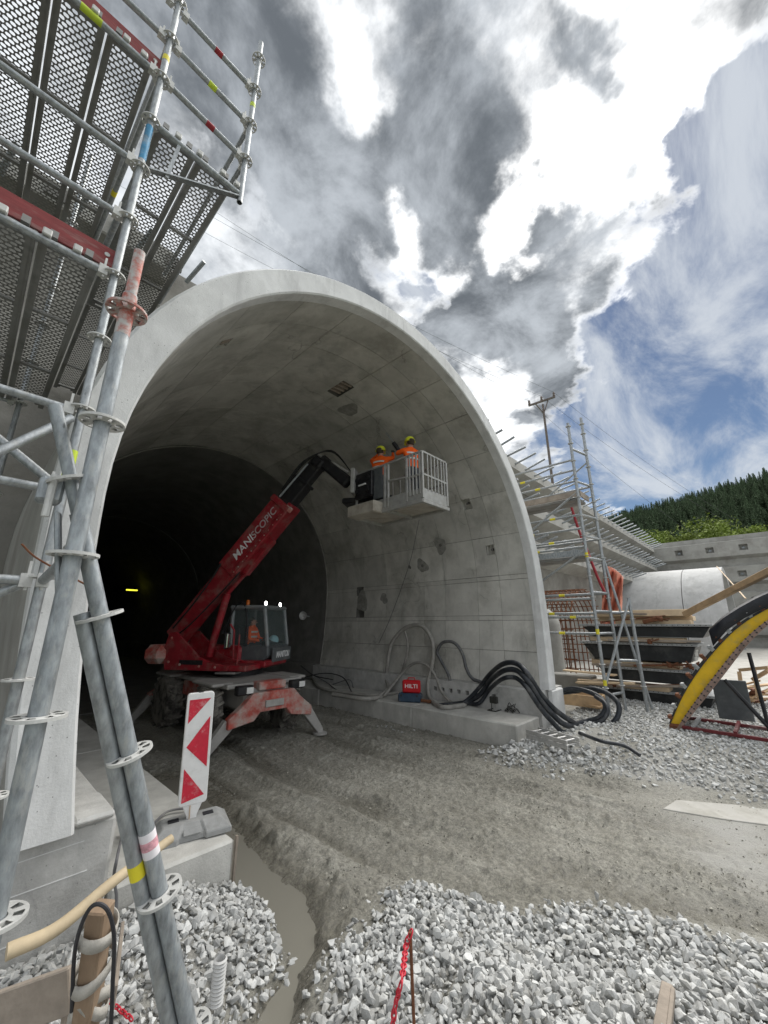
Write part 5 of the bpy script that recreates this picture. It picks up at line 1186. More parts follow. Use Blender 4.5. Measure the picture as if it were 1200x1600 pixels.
for poly in ([(-.103, 1.17), (.095, 1.17), (-.103, .955)], [(.100, 1.00), (.100, .545), (-.098, .745)], [(-.100, .56), (.095, .31), (-.100, .27)]):
    m = MB(); m.prism([bl(x, -.0325, z) for x, z in poly], BMx @ Vector((0, .0015, 0))); m.build('red_stripe', 'beacon_red', pan)
m = MB(); fz = [(.0, .34, .20), (.05, .34, .20), (.13, .24, .115)]
def foot_ring(z, hx, hy): return [bl(x, y, z) for x, y in ((-hx, -hy), (-hx * .35, -hy), (-hx * .3, -hy * .86), (hx * .3, -hy * .86), (hx * .35, -hy), (hx, -hy), (hx, hy), (-hx, hy))]
rings = [foot_ring(*q) for q in fz]; n = 8
for rg in rings: m.v += rg
for q in range(2):
    for k in range(n): m.f.append((q * n + k, q * n + (k + 1) % n, (q + 1) * n + (k + 1) % n, (q + 1) * n + k))
m.f += [tuple(reversed(range(n))), tuple(2 * n + k for k in range(n))]; ft = m.build('block_foot', 'foot_rubber', bea, bevel=.01)
for sx in (-.15, .15):
    m = MB(); m.box(bl(sx, 0, .131), (.09, .07, .012), BMx); m.build('socket', 'cable_black', ft)
m = MB(); m.box(bl(0, -.168, .075), (.15, .012, .05), BMx @ Matrix.Rotation(R(-38), 3, 'X')); m.build('cast_plate', 'foot_rubber', ft, bevel=.004)
m = MB(); m.box(bl(.0, 0, 1.215), (.05, .05, .04), BMx); m.build('top_clip', 'cable_black', bea, bevel=.006)
m = MB(); m.bar(bl(-.02, -.034, .05), bl(-.02, -.034, .24), .012, .006); m.build('wood_wedge', 'timber', bea)

# ================================================================== LEFT FOREGROUND SMALL THINGS
m = MB(); pp = catmull([P(10, 1488, Y=3.55), P(90, 1450, Y=3.55), P(180, 1375, Y=3.62), P(268, 1310, Y=3.75)], 8)
m.sweep(pp, [.042 - .012 * i / len(pp) for i in range(len(pp))], 14); tag(m.build('round_pole', 'round_pole', smooth=40), 'pale peeled wooden pole leaning along the left footing', 'wooden pole')
st = thing('wooden_stake', 'square wooden stake wrapped with grey webbing and a black cable at bottom left', 'stake', (.62, 2.2, .25))
sb_, st_ = P(132, 1640, D=1.62), P(158, 1415, D=1.62)
m = MB(); m.bar(sb_ - Vector((0, 0, .25)), st_, .075, .075, up=Vector((1, 1, 0))); m.build('post', 'stake_wood', st, bevel=.006)
dx = (sb_ - st_)
for k, (t, tilt) in enumerate(((.16, .02), (.42, .035), (.62, -.05), (.70, .05))):
    c = st_ + dx * t; m = MB(); n = 22; pts = [c + Vector((.066 * math.cos(6.283 * i / n), .066 * math.sin(6.283 * i / n), tilt * math.sin(6.283 * i / n + k) * 1.2)) for i in range(n)]
    i0 = len(m.v); m.v += [p + Vector((0, 0, .022)) for p in pts] + [p - Vector((0, 0, .022)) for p in pts]
    for i in range(n): m.f.append((i, (i + 1) % n, n + (i + 1) % n, n + i))
    o = m.build('webbing_wrap', 'webbing', st, smooth=60); md = o.modifiers.new('thick', 'SOLIDIFY'); md.thickness = .005
m = MB(); m.sweep(catmull([P(112, 1580, D=1.56), P(118, 1480, D=1.54), P(140, 1420, D=1.53), P(165, 1418, D=1.53), P(178, 1460, D=1.54), P(176, 1540, D=1.55), P(172, 1640, D=1.58)], 8), .0075, 8); m.build('black_cable', 'cable_black', st, smooth=40)
m = MB(); a, b = P(-40, 1600, D=1.62), P(112, 1545, D=1.66); m.bar(a, b, .03, .16); m2 = m.build('board', 'timber_grey', None, bevel=.005); tag(m2, 'grey timber board nailed to the stake at the lower left edge', 'board')
m = MB(); a, b = P(96, 1600, D=1.70), P(120, 1530, D=1.70); m.bar(a - Vector((0, 0, .3)), b, .035, .05); tag(m.build('short_lath', 'timber_grey', None, bevel=.004), 'short grey lath beside the webbing wrapped stake', 'lath')
m = MB(); m.bar(P(190, 1455, Y=3.3), P(178, 1560, Y=2.75), .02, .10); tag(m.build('board_offcut', 'timber_grey', None, bevel=.004), 'grey board offcut standing in the left gravel behind the stake', 'board')
m = MB(); prof = []
pc = P(338, 1560, Z=.22)
for k in range(24): prof += [(.034 + .006 * (k % 2), k * .009)]
m.lathe(pc + Vector((0, 0, -.03)), (0.02, 0, 1), prof + [(.030, .215), (.029, .05)], 16); tag(m.build('corrugated_pipe', 'corrugated', smooth=20), 'short grey corrugated pipe stub standing in the gravel', 'pipe')
m = MB(); m.sweep(catmull([P(178, 1265, Y=3.93), P(190, 1300, Z=.47), P(184, 1335, Y=3.9), P(178, 1370, Y=3.88), P(182, 1400, Y=3.88), P(181, 1445, Y=3.86)], 8), .011, 8); tag(m.build('cable', 'cable_grey', smooth=40), 'dark cable hanging over the front of the left footing', 'cable')
m = MB(); m.sweep(catmull([P(184, 1262, Z=.475), P(205, 1285, Z=.475), P(232, 1292, Z=.475), P(262, 1268, Z=.475), P(300, 1262, Z=.475)], 8), .011, 8); tag(m.build('cable', 'cable_grey', smooth=40), 'dark cable lying on the kerb behind the beacon foot', 'cable')
# rod with a hanging red chain in the foreground gravel
rb, rt_ = P(650, 1640, Z=.30), None
rt_ = Vector((rb.x, rb.y, 0)); rt_ = P(641, 1456, D=(rb - Vector((0, 0, CAM_H))).length / ray(650, 1640).length * 1.02)
m = MB(); m.tube(rb - Vector((0, 0, .15)), rt_, .008, 8); tag(m.build('steel_rod', 'rust', smooth=40), 'thin rusty steel rod driven into the foreground gravel', 'rod')
def chain(name, label, pts, material, L_=.034, r=.0042):
    root = thing(name, label, 'chain', pts[-1]); path = catmull(pts, 60); d = [0]
    for a, b in zip(path, path[1:]): d.append(d[-1] + (b - a).length)
    s, k = 0, 0; lm = {}
    while s < d[-1]:
        i = min(range(len(d)), key=lambda q: abs(d[q] - s)); p = path[i]; tg = (path[min(i + 2, len(path) - 1)] - path[max(i - 2, 0)]).normalized(); x, y, z = frame_from(tg)
        if k % 2: x = y
        mm = MB(); mm.sweep([p + tg * (L_ * .62 * math.cos(t)) + x * (L_ * .34 * math.sin(t)) for t in [6.283 * q / 12 for q in range(12)]], r, 6, closed=True); mm.build('link', material, root, smooth=60)
        s += L_ * .88; k += 1
tp = rt_ - Vector((0, 0, .01)); chain('red_chain', 'red plastic chain hanging from the rusty rod in the gravel', [tp, P(634, 1480, D=(tp - Vector((0, 0, CAM_H))).length / ray(634, 1480).length), P(628, 1530, D=1.72), P(618, 1570, D=1.70), P(608, 1640, D=1.66)], 'red_chain')
chain('white_chain', 'white plastic chain lying on the stones at the lower left', [P(0, 1552, Z=.36), P(35, 1545, Z=.36), P(70, 1535, Z=.37), P(110, 1518, Z=.37)], 'white_chain', .03, .0035)
chain('red_chain', 'short red chain end lying on the left gravel below the stake', [P(172, 1565, Z=.36), P(190, 1580, Z=.35), P(205, 1592, Z=.35)], 'red_chain', .03, .0038)
m = MB(); m.bar(P(1043, 1540, Z=.34), P(1026, 1640, Z=.40), .055, .03); m.bar(P(1052, 1548, Z=.345), P(1042, 1640, Z=.40), .02, .035); tag(m.build('timber_lath', 'timber_grey', None, bevel=.004), 'weathered timber lath lying on the foreground gravel', 'lath')
# steel road plates on the track
def crust(label, up, lo, seed):
    r_ = random.Random(seed); pts = []
    for side in (up, list(reversed(lo))):
        for (x0, y0), (x1, y1) in zip(side, side[1:]):
            for k in range(10): t = k / 10; pts.append(P(x0 + (x1 - x0) * t, y0 + (y1 - y0) * t + r_.uniform(-1.6, 1.6), Z=.012))
        pts.append(P(*side[-1], Z=.012))
    m = MB(); m.prism(pts, (0, 0, .008)); return tag(m.build('dried_concrete', 'plate_dusty'), label, 'concrete strip')
m = MB(); m.prism([P(x, y, Z=-.02) for x, y in ((1036, 1268), (1058, 1254), (1250, 1270), (1250, 1300), (1130, 1284))], (0, 0, .034)); tag(m.build('concrete_strip', 'plate_dusty', None, bevel=.006), 'pale flat concrete strip set in the track at the right edge', 'concrete strip')
# ================================================================== RIGHT WALL: HOSES AND TOOLS
def hose(label, pts, r, material, n=9, name='hose', group=None):
    m = MB(); m.sweep(catmull(pts, n), r, 10); return tag(m.build(name, material, smooth=60), label, 'hose', group)
W = 9.12
def wl(px, py, d=0.0): return P(px, py, X=W - d)
def bn(px, py, r): return P(px, py, Z=.44 + r)
hose('grey armoured hose rising in a tall loop up the right tunnel wall', [bn(520, 1085, .05), bn(575, 1092, .05), bn(606, 1082, .05), wl(604, 1060, .12), wl(606, 1035, .1), wl(612, 1005, .08), wl(632, 982, .06), wl(655, 977, .06), wl(669, 988, .06), wl(677, 1010, .07), wl(675, 1040, .12), wl(669, 1066, .2), bn(672, 1092, .05), bn(692, 1105, .05), bn(725, 1102, .05)], .055, 'hose_grey')
hose('thinner grey hose standing up behind the tall hose loop', [bn(590, 1090, .04), wl(622, 1060, .1), wl(634, 1030, .05), wl(637, 1005, .04), wl(632, 985, .04)], .032, 'hose_grey')
hose('grey hose bent over into the dark coupling below the red case', [bn(600, 1088, .04), wl(628, 1052, .2), wl(648, 1036, .14), wl(668, 1040, .14), wl(682, 1060, .16), wl(690, 1080, .25), bn(706, 1098, .04), bn(728, 1102, .04)], .038, 'hose_grey')
hose('dark hose arching between the grey loop and the black hoses', [bn(697, 1090, .04), wl(703, 1062, .1), wl(688, 1030, .08), wl(683, 1018, .08), wl(692, 1004, .06), wl(709, 1004, .06), wl(722, 1020, .06), wl(729, 1045, .06), wl(738, 1060, .08), wl(752, 1066, .1)], .042, 'hose_dark')
hose('grey hose lying along the kerb towards the telehandler', [bn(488, 1060, .04), bn(500, 1075, .04), bn(540, 1082, .04), bn(590, 1086, .04), bn(640, 1078, .04), bn(665, 1070, .04)], .045, 'hose_grey')
def fr(px, py, y=3.55): return P(px, py, Y=y)
def blackhose(label, dx, dy, loop, r=.052):
    p = [bn(700, 1104, .06) + Vector((0, dx * .12, 0)), bn(725, 1098, .06), P(748, 1082 + dy, X=8.95 - dx * .05), P(765, 1060 + dy, X=8.8), P(785, 1044 + dy, Y=4.3 - .05 * dx), P(805, 1042 + dy, Y=3.9), P(822, 1056 + dy, Y=3.62), P(842, 1086 + dy, Y=3.5), P(862, 1110 + dy, Y=3.4), P(885, 1128 + dy, Y=3.3)]
    return hose(label, p + loop, r, 'hose_black', group='black hoses')
def cz(px, py, x): return P(px, py, X=x)
blackhose('upper black hose arching off the kerb into the wide coil beside the scaffold', 0, -6, [cz(915, 1138, 9.6), cz(943, 1138, 9.7), cz(964, 1122, 9.8), cz(966, 1100, 9.9), cz(950, 1084, 10.0), cz(925, 1076, 10.05), cz(898, 1080, 10.1), cz(880, 1082, 10.15)])
blackhose('lower black hose running beneath the upper one into the tight coil', 1, 5, [cz(912, 1128, 9.5), cz(935, 1122, 9.55), cz(946, 1108, 9.65), cz(940, 1092, 9.75), cz(920, 1081, 9.85), cz(895, 1076, 9.95), cz(876, 1080, 10.0)])
blackhose('third black hose tucked between the other two at the portal leg', 2, 17, [cz(918, 1132, 9.42), cz(938, 1128, 9.46), cz(949, 1112, 9.55), cz(944, 1098, 9.65), cz(930, 1088, 9.75)], .045)
hose('thin black supply hose trailing from the coil across the gravel', [P(905, 1145, Z=.45), P(940, 1158, Z=.42), P(975, 1165, Z=.38), P(1000, 1180, Z=.30)], .03, 'hose_black')
for k, pts in enumerate(([(455, 1052), (480, 1068), (515, 1070), (545, 1062), (552, 1075)], [(470, 1060), (505, 1052), (535, 1058), (550, 1082)], [(485, 1052), (510, 1066), (530, 1080), (560, 1085)], [(470, 1040), (490, 1055), (520, 1062)])):
    m = MB(); m.sweep(catmull([P(x, y, X=8.75 - .05 * k) if y < 1078 else bn(x, y, .02) for x, y in pts], 7), .016, 6); tag(m.build('cable', 'cable_black' if k % 2 else 'cable_grey', smooth=40), ['topmost', 'second', 'third', 'last'][k] + ' cable of the tangle by the telehandler', 'cable', 'tangled cables')
case = thing('tool_case', 'red tool case with white lettering standing on the kerb', 'tool case', bn(643, 1082, 0))
cc = P(643, 1072, X=8.30); cM = rotz(R(-62))
m = MB(); m.box((cc.x, cc.y, .80), (.46, .14, .30), cM); co = m.build('shell', 'case_red', case, bevel=.03)
m = MB(); m.sweep([cc * 1 + cM @ Vector((-.09, 0, 0)) + Vector((0, 0, .95 - cc.z)), cc + cM @ Vector((-.08, 0, 0)) + Vector((0, 0, 1.0 - cc.z)), cc + cM @ Vector((.08, 0, 0)) + Vector((0, 0, 1.0 - cc.z)), cc + cM @ Vector((.09, 0, 0)) + Vector((0, 0, .95 - cc.z))], .014, 6); m.build('handle', 'case_red', co)
text_part('HILTI', .13, Vector((cc.x, cc.y, .80)) + cM @ Vector((-.165, -.0725, -.03)), cM @ Vector((1, 0, 0)), UP, 'letter_white', 'case_lettering', co, 0, .003, .33)
tb = thing('vacuum_unit', 'dark blue power unit under the red tool case', 'power unit', Vector((cc.x, cc.y, .44)))
m = MB(); m.box((cc.x - .02, cc.y + .03, .545), (.58, .30, .205), cM); m.build('housing', 'tool_blue', tb, bevel=.035)
for s in (-.2, .2):
    m = MB(); m.box(Vector((cc.x - .02, cc.y + .03, .60)) + cM @ Vector((s, -.152, 0)), (.05, .015, .05), cM); m.build('latch', 'cable_black', tb)
m = MB(); ce = Vector((cc.x - .02, cc.y + .03, .50)) + cM @ Vector((.30, -.1, 0)); m.tube(ce, ce + cM @ Vector((.25, -.05, -.01)), .04, 10); m.build('nozzle', 'rust', tb)
lamp = thing('floodlight_frame', 'small black floodlight on a wire stand on the kerb', 'floodlight', bn(773, 1108, 0))
lc = bn(773, 1110, 0)
for a, b in (((-.14, -.1, 0), (.14, -.1, 0)), ((.14, -.1, 0), (.14, .1, 0)), ((.14, .1, 0), (-.14, .1, 0)), ((-.14, .1, 0), (-.14, -.1, 0)), ((-.14, 0, 0), (-.10, 0, .22)), ((.14, 0, 0), (.10, 0, .22))):
    m = MB(); m.tube(lc + Vector(a) + Vector((0, 0, .012)), lc + Vector(b) + Vector((0, 0, .012)), .011, 6); m.build('stand_bar', 'wire_dark', lamp)
m = MB(); m.box(lc + Vector((-.01, 0, .22)), (.09, .18, .14)); m.build('lamp_head', 'wire_dark', lamp, bevel=.012)
wp = bn(806, 1112, 0); r_ = random.Random(4); m = MB()
for k in range(46):
    a = r_.uniform(0, 6.28); q = r_.uniform(.05, .3); p = wp + Vector((q * math.cos(a), q * .8 * math.sin(a), .01)); e = wp + Vector((r_.uniform(-.2, .2), r_.uniform(-.2, .2), 0)); mid = (p + e) / 2 + Vector((0, 0, r_.uniform(.05, .26) * (1 - q))); mid.z = max(mid.z, .46)
    m.sweep(catmull([p, mid, e + Vector((0, 0, .02))], 4), .007, 4)
tag(m.build('wire_heap', 'wire_dark'), 'dark heap of tangled wire at the end of the kerb', 'wire heap')
lad = thing('aluminium_ladder', 'folded aluminium ladder lying on rubble at the end of the kerb', 'ladder', P(850, 1160, Z=.25))
la, lb = P(822, 1140, Z=.42), P(886, 1158, Z=.42); lw = Vector((lb.y - la.y, la.x - lb.x, 0)).normalized(); ld = (lb - la).normalized()
for k in range(4):
    o = lw * (.0 if k < 2 else .0) + Vector((0, 0, -.0)); q = (k % 2) * .34; h = (k // 2) * .075
    m = MB(); m.bar(la + lw * -q + UP * (h - .1), lb + lw * -q + UP * (h - .1), .03, .065); m.build('side_rail', 'aluminium', lad, bevel=.005)
for k in range(5):
    for h in (0, .075): m = MB(); p = la.lerp(lb, .1 + .2 * k) + UP * (h - .1); m.tube(p, p - lw * .34, .014, 8); m.build('rung', 'aluminium', lad)
# horn loudspeaker and bracket on the wall deeper in, far yellow lamp
hs_ = P(474, 962, X=8.9); hn = thing('horn_loudspeaker', 'grey horn loudspeaker fixed to the tunnel wall above the cables', 'loudspeaker', hs_)
m = MB(); ax = Vector((-.85, -.5, .0)).normalized(); m.lathe(hs_ - ax * .12, ax, [(.03, -.12), (.04, -.02), (.05, .02), (.09, .10), (.15, .15), (.155, .155), (.14, .152), (.06, .06)], 18); m.build('horn', 'corrugated', hn, smooth=40)
m = MB(); m.bar(hs_ - ax * .2, Vector((9.25, hs_.y + .1, hs_.z - .02)), .03, .03); m.build('bracket', 'galvanised_dusty', hn)
fl_ = P(206, 922, Y=34); m = MB(); m.box(fl_, (.75, .08, .10)); tag(m.build('tunnel_lamp', 'lamp_yellow', None, bevel=.02), 'small yellow lamp glowing deep in the dark tunnel', 'lamp')
m = MB(); mp = [P(655, 812, Y=5.9), P(640, 880, X=9.3), P(612, 960, X=9.3), P(592, 1005, X=9.25)]; m.sweep(catmull(mp, 6), .008, 5); tag(m.build('hanging_cord', 'cable_grey'), 'thin cord hanging from the basket down the right tunnel wall', 'cord')

# ================================================================== RIGHT SCAFFOLD
sc_r = thing('scaffold', 'slim galvanised scaffold tower standing right of the portal leg', 'scaffold', (10.3, 2.95, .4))
AX, AY, BX2, BY2 = 10.3, 2.97, 11.03, 2.82; r0 = .038
RZ = [.95 + .5 * k for k in range(14)]
def st2(x, y, z0, z1, zs):
    m = MB(); m.tube((x, y, z0), (x, y, z1), r0, 8); o = m.build('standard', 'galvanised', sc_r, smooth=40); q = MB()
    for z in zs: mm = MB(); mm.lathe((x, y, z - .006), UP, [(.07, 0), (.07, .012)], 10); mm.build('rosette', 'rosette_steel', o)
    return o
def rl2(a, b, r=.030): m = MB(); m.tube(a, b, r, 8); return m.build('ledger', 'galvanised', sc_r, smooth=40)
st2(AX, AY, .36, 7.55, RZ); st2(BX2, BY2, .36, 7.95, RZ + [7.95 - .2]); st2(BX2 + .05, 5.4, .36, 7.2, RZ[:12]); st2(AX, 5.5, .36, 6.6, RZ[:11]); st2(11.2, 2.42, .40, 2.95, RZ[:4])
zA = lambda py: P(930, py, X=AX).z
for z in (P(889, 720, X=AX).z, P(895, 735, X=AX).z, P(897, 752, X=AX).z, zA(800), zA(822), zA(840), zA(852), zA(928), zA(935), zA(958), zA(964), zA(990)):
    rl2((AX, AY, z), (AX, 7.9, z)); 
for z in (P(897, 700, X=AX).z, zA(745), zA(800), zA(835), zA(870), zA(925), zA(955), zA(990), zA(1085)): rl2((AX, AY, z), (BX2, BY2, z))
for z in (zA(745), zA(835), zA(925)): rl2((BX2, BY2, z), (BX2 + .05, 5.4, z))
rl2((AX, AY, 1.0), (11.2, 2.42, 2.9)); rl2((AX, AY, 5.6), (AX, 5.5, 4.0)); rl2((AX, 5.5, 2.6), (AX, AY, 4.1)); rl2((11.2, 2.42, 1.5), (BX2, BY2, 1.5)); rl2((11.2, 2.42, 2.6), (BX2, BY2, 2.6)); rl2((BX2, BY2, 4.1), (11.35, 2.35, .45), .03); rl2((BX2, BY2, 6.6), (BX2 + .05, 5.4, 5.0), .024)
for z in (zA(772), zA(868)):
    for k in range(2):
        m = MB(); m.box((AX + .19 + k * .33, 5.4, z), (.31, 4.8, .07)); m.build('deck_plank', 'deck_steel', sc_r, bevel=.008)
    m = MB(); m.box((AX - .01, 5.4, z + .11), (.03, 4.9, .15)); m.build('toe_board', 'timber_grey' if z > 4.8 else 'galvanised_dusty', sc_r)
m = MB(); m.box(((AX + BX2) / 2, 2.93, zA(772) + .11), (.68, .03, .15)); m.build('toe_board', 'timber_grey', sc_r)
for k, (y, z) in enumerate(((3.6, zA(800)), (4.2, zA(822)), (3.7, zA(840)), (4.1, zA(852)), (3.6, zA(928)), (3.9, zA(958)), (3.4, zA(964)), (3.7, zA(990)), (4.3, P(895, 735, X=AX).z), (3.9, P(897, 752, X=AX).z))):
    m = MB(); m.tube((AX, y, z), (AX, y + .14, z), .032, 8); m.build('yellow_tag', 'yellow_tag', sc_r)
for z in (2.1, 3.9, 1.0): m = MB(); m.tube((AX, AY, z), (AX, AY, z + .12), .040, 8); m.build('yellow_tag', 'yellow_tag', sc_r)
m = MB(); m.sweep(catmull([P(892, 790, X=11.3), P(905, 830, X=11.3), P(918, 862, X=11.3), P(935, 905, X=11.3), P(950, 935, X=11.3)], 6), .035, 8); tag(m.build('red_strap', 'red_tag', smooth=50), 'dark red strap hanging down inside the right scaffold', 'strap')

# ================================================================== YARD: SHELL, REBAR, STACKS, FORMWORK
sh = thing('concrete_shell', 'pale arched concrete shell of a second gallery behind the timber stack', 'concrete shell', (36, 4, .4))
def shell(y0, y1, xc, rad, zc, th, material, name):
    m = MB(); n = 26; rows = []
    for r, y in ((rad, y0), (rad, y1), (rad - th, y1), (rad - th, y0)):
        rows.append(len(m.v)); m.v += [Vector((xc, y, .3)) + Vector((-r, 0, 0))] + [Vector((xc + r * math.cos(math.pi - math.pi * k / n), y, zc + r * math.sin(math.pi * k / n))) for k in range(n + 1)] + [Vector((xc + r, y, .3))]
    for a in range(4):
        b = (a + 1) % 4
        for k in range(n + 2): m.f.append((rows[a] + k, rows[a] + k + 1, rows[b] + k + 1, rows[b] + k))
    return m.build(name, material, sh, smooth=30)
tz = P(1120, 883, X=36.5); ytop = P(955, 893, X=36.5).y
shell(tz.y - .2, 4.1, 38.2, 5.2, tz.z - 5.2, .4, 'shell_white', 'arch_segment'); shell(4.14, ytop + .5, 38.2, 5.2, tz.z - 5.2, .4, 'shell_white', 'arch_segment')
tp_ = thing('orange_tarpaulin', 'orange tarpaulin draped at the left end of the pale concrete shell', 'tarpaulin', (34, 9, .5))
m = MB(); nx, nz = 12, 16; x0 = 26.0
for i in range(nx + 1):
    for j in range(nz + 1):
        px = 944 + (974 - 944) * i / nx - 6 * (j / nz); py = 884 + 18 * (i / nx) ** 2 + (985 - 884) * j / nz; p = P(px, py, X=x0 + .4 * math.sin(i * 1.3 + j * .5) + .5 * j / nz); m.v.append(p)
for i in range(nx):
    for j in range(nz): a = i * (nz + 1) + j; m.f.append((a, a + nz + 1, a + nz + 2, a + 1))
o = m.build('sheet', 'tarp_orange', tp_, smooth=80); md = o.modifiers.new('thick', 'SOLIDIFY'); md.thickness = .03
# rebar cage
rc = thing('rebar_cage', 'rusty arched reinforcement cage behind the right scaffold', 'rebar cage', (15.5, 6.2, .4))
cx, cy0, rad = 16.2, 5.0, 1.75
for k in range(11):
    y = cy0 + k * .17; m = MB(); pts = [(cx - rad, y, .4)] + [(cx - rad * math.cos(a), y, 2.0 + rad * .9 * math.sin(a)) for a in np.linspace(0, math.pi, 14)] + [(cx + rad, y, .4)]; m.sweep(pts, .022, 5); m.build('hoop_bar', 'rust', rc)
for a in np.linspace(-.9, math.pi + .9, 26):
    if a < 0: z = 2.0 + a * 1.6; x = cx - rad - .02
    elif a > math.pi: z = 2.0 - (a - math.pi) * 1.6; x = cx + rad + .02
    else: x = cx - (rad + .02) * math.cos(a); z = 2.0 + (rad * .9 + .02) * math.sin(a)
    m = MB(); m.tube((x, cy0 - .1, z), (x, cy0 + 1.9, z), .018, 5); m.build('long_bar', 'rust', rc)
m = MB(); m.lathe((13.6, 5.6, .4), UP, [(.55, 0), (.55, 1.9), (.48, 2.2), (.25, 2.4)], 16); tag(m.build('concrete_drum', 'wall_concrete', smooth=40), 'round grey concrete block beside the rusty cage behind the scaffold', 'concrete block')
# stack of steel form panels and timber
SXk = 12.6
def yz(px, py): p = P(px, py, X=SXk); return p.y, p.z
def slab(name, label, cat, px0, px1, py0, py1, dep, material, bevel=.01, tilt=0, group=None, xo=0):
    y0, z0 = yz(px0, py1); y1, z1 = yz(px1, py0); z0 = yz((px0 + px1) / 2, py1)[1]; z1 = yz((px0 + px1) / 2, py0)[1]
    m = MB(); m.box((SXk + dep / 2 + xo, (y0 + y1) / 2, (z0 + z1) / 2), (dep, abs(y1 - y0), max(.02, z1 - z0)), Matrix.Rotation(tilt, 3, 'X')); return tag(m.build(name, material, None, bevel=bevel), label, cat, group)
def form(label, px0, px1, py0, py1):
    y0, z0 = yz(px0, py1); y1, z1 = yz(px1, py0); z0 = yz((px0 + px1) / 2, py1)[1]; z1 = yz((px0 + px1) / 2, py0)[1]
    f = thing('formwork_panel', label, 'formwork panel', (SXk + .6, (y0 + y1) / 2, z0), 'stacked formwork panels'); dy = y1 - y0; s = 1 if dy > 0 else -1
    m = MB(); m.prism([(SXk, y0, z1 - .07), (SXk, y1, z1 - .07), (SXk, y1 - dy * .06, z0), (SXk, y0 + dy * .10, z0)], (1.3, 0, 0)); m.build('skin_plate', 'form_black', f, bevel=.01)
    m = MB(); m.box((SXk + .6, (y0 + y1) / 2, z1 - .03), (1.4, abs(dy) + .12, .06)); fl2 = m.build('flange', 'form_strip', f, bevel=.005)
    n = 26
    for k in range(n):
        m = MB(); y = y0 + dy * (k + .5) / n; m.lathe((SXk - .095, y, z1 - .03), (-1, 0, 0), [(.012, 0), (.012, .007)], 6); m.build('bolt_hole', 'form_black', fl2)
form('top black steel form panel of the stack under the pale planks', 912, 1108, 975, 995)
form('second black steel form panel below the top one in the stack', 915, 1085, 1004, 1032)
form('third black steel form panel in the stack above the bottom one', 940, 1090, 1044, 1066)
form('lowest black steel form panel lying on the gravel', 930, 1112, 1078, 1106)
for k, (p0, p1, q0, q1, xo, nm) in enumerate(((924, 1075, 953, 963, .0, 'topmost pale plank on the form stack'), (926, 1080, 963, 970, .25, 'second pale plank from the top of the form stack'), (960, 1078, 969, 975, .1, 'short pale plank just above the top form panel'), (922, 1068, 996, 1003, .05, 'pale squared timber between the top two form panels'), (925, 1060, 1034, 1043, .05, 'row of pale timber blocks between the middle form panels'), (905, 1045, 1067, 1075, -.1, 'pale timber lying above the lowest form panel'))):
    slab('timber_plank', nm, 'plank', p0, p1, q0, q1, .5, 'timber_pale', .006, group='planks of the form stack', xo=xo)
for k, (p0, p1, q0, q1, nm) in enumerate(((918, 932, 975, 1030, 'grey block pile propping the left end of the form stack'), (1070, 1084, 1006, 1034, 'grey block pile propping the right end of the form stack'))):
    pl_ = thing('block_pile', nm, 'blocks', P((p0 + p1) / 2, q1, X=SXk + .4)); nb = 4
    for j in range(nb):
        y0, z0 = yz(p0 - j % 2 * 2, q1 - (q1 - q0) * j / nb); y1, z1 = yz(p1, q1 - (q1 - q0) * (j + 1) / nb); m = MB(); m.box((SXk + .45, (y0 + y1) / 2, (z0 + z1) / 2), (.5, abs(y1 - y0), abs(z1 - z0) * .9)); m.build('block', 'bench_concrete', pl_, bevel=.01)
rk = random.Random(23)
for k, (px0, px1, py, nm) in enumerate(((930, 1060, 958, 'long grey lath on the back of the top planks'), (950, 1095, 1000, 'weathered lath above the second form panel'), (925, 1040, 1038, 'weathered lath above the third form panel'), (945, 1090, 1072, 'weathered lath above the lowest form panel'), (990, 1105, 1040, 'rusty bar above the third form panel'), (1000, 1080, 1072, 'short rusty bar near the lowest form panel'))):
    m = MB(); m.bar(P(px0, py, X=SXk - .12), P(px1, py + rk.uniform(-3, 3), X=SXk - .05 + rk.uniform(-.1, .2)), .09, .05); tag(m.build('lath', 'rust' if k > 3 else 'timber_grey', None, bevel=.004), nm, 'lath', 'laths of the form stack')
for k, (px, py) in enumerate(((1015, 1003), (1032, 968), (1046, 1040), (1080, 1042), (960, 1070))):
    m = MB(); c = P(px, py, X=SXk - .15)
    for q in range(5): e = c + Vector((rk.uniform(-.1, .1), rk.uniform(-.25, .25), rk.uniform(-.06, .12))); m.bar(c, e, .03, .03)
    m.lathe(c - UP * .05, UP, [(.05, 0), (.06, .08), (.03, .12)], 8); tag(m.build('form_clamp', 'rust'), ['rusty clamp between the second form panel and its timber', 'rusty clamp beside the top planks', 'rusty clamp left of the third panel end', 'rusty clamp at the right end of the third panel', 'rusty clamp above the lowest panel'][k], 'clamp', 'rusty clamps')
rst = MB(); rst.bar(P(1005, 972, X=SXk - .1), P(1035, 965, X=SXk - .1), .12, .10); rst.bar(P(940, 972, X=SXk - .1), P(1040, 962, X=SXk), .04, .03); tag(rst.build('rusty_bracket', 'rust', None, bevel=.01), 'rusty steel bracket lying on the top form panel', 'bracket')
m = MB(); m.bar(P(1070, 960, X=12.0), P(1235, 876, X=10.2), .12, .12); tag(m.build('timber_beam', 'timber', None, bevel=.008), 'long brown timber beam slanting up to the right above the form stack', 'timber beam')
m = MB(); m.sweep([P(1120, 885, X=34), P(1165, 935, X=22)], .03, 5); tag(m.build('rope', 'timber_pale'), 'pale rope stretched down from the end of the concrete shell', 'rope')
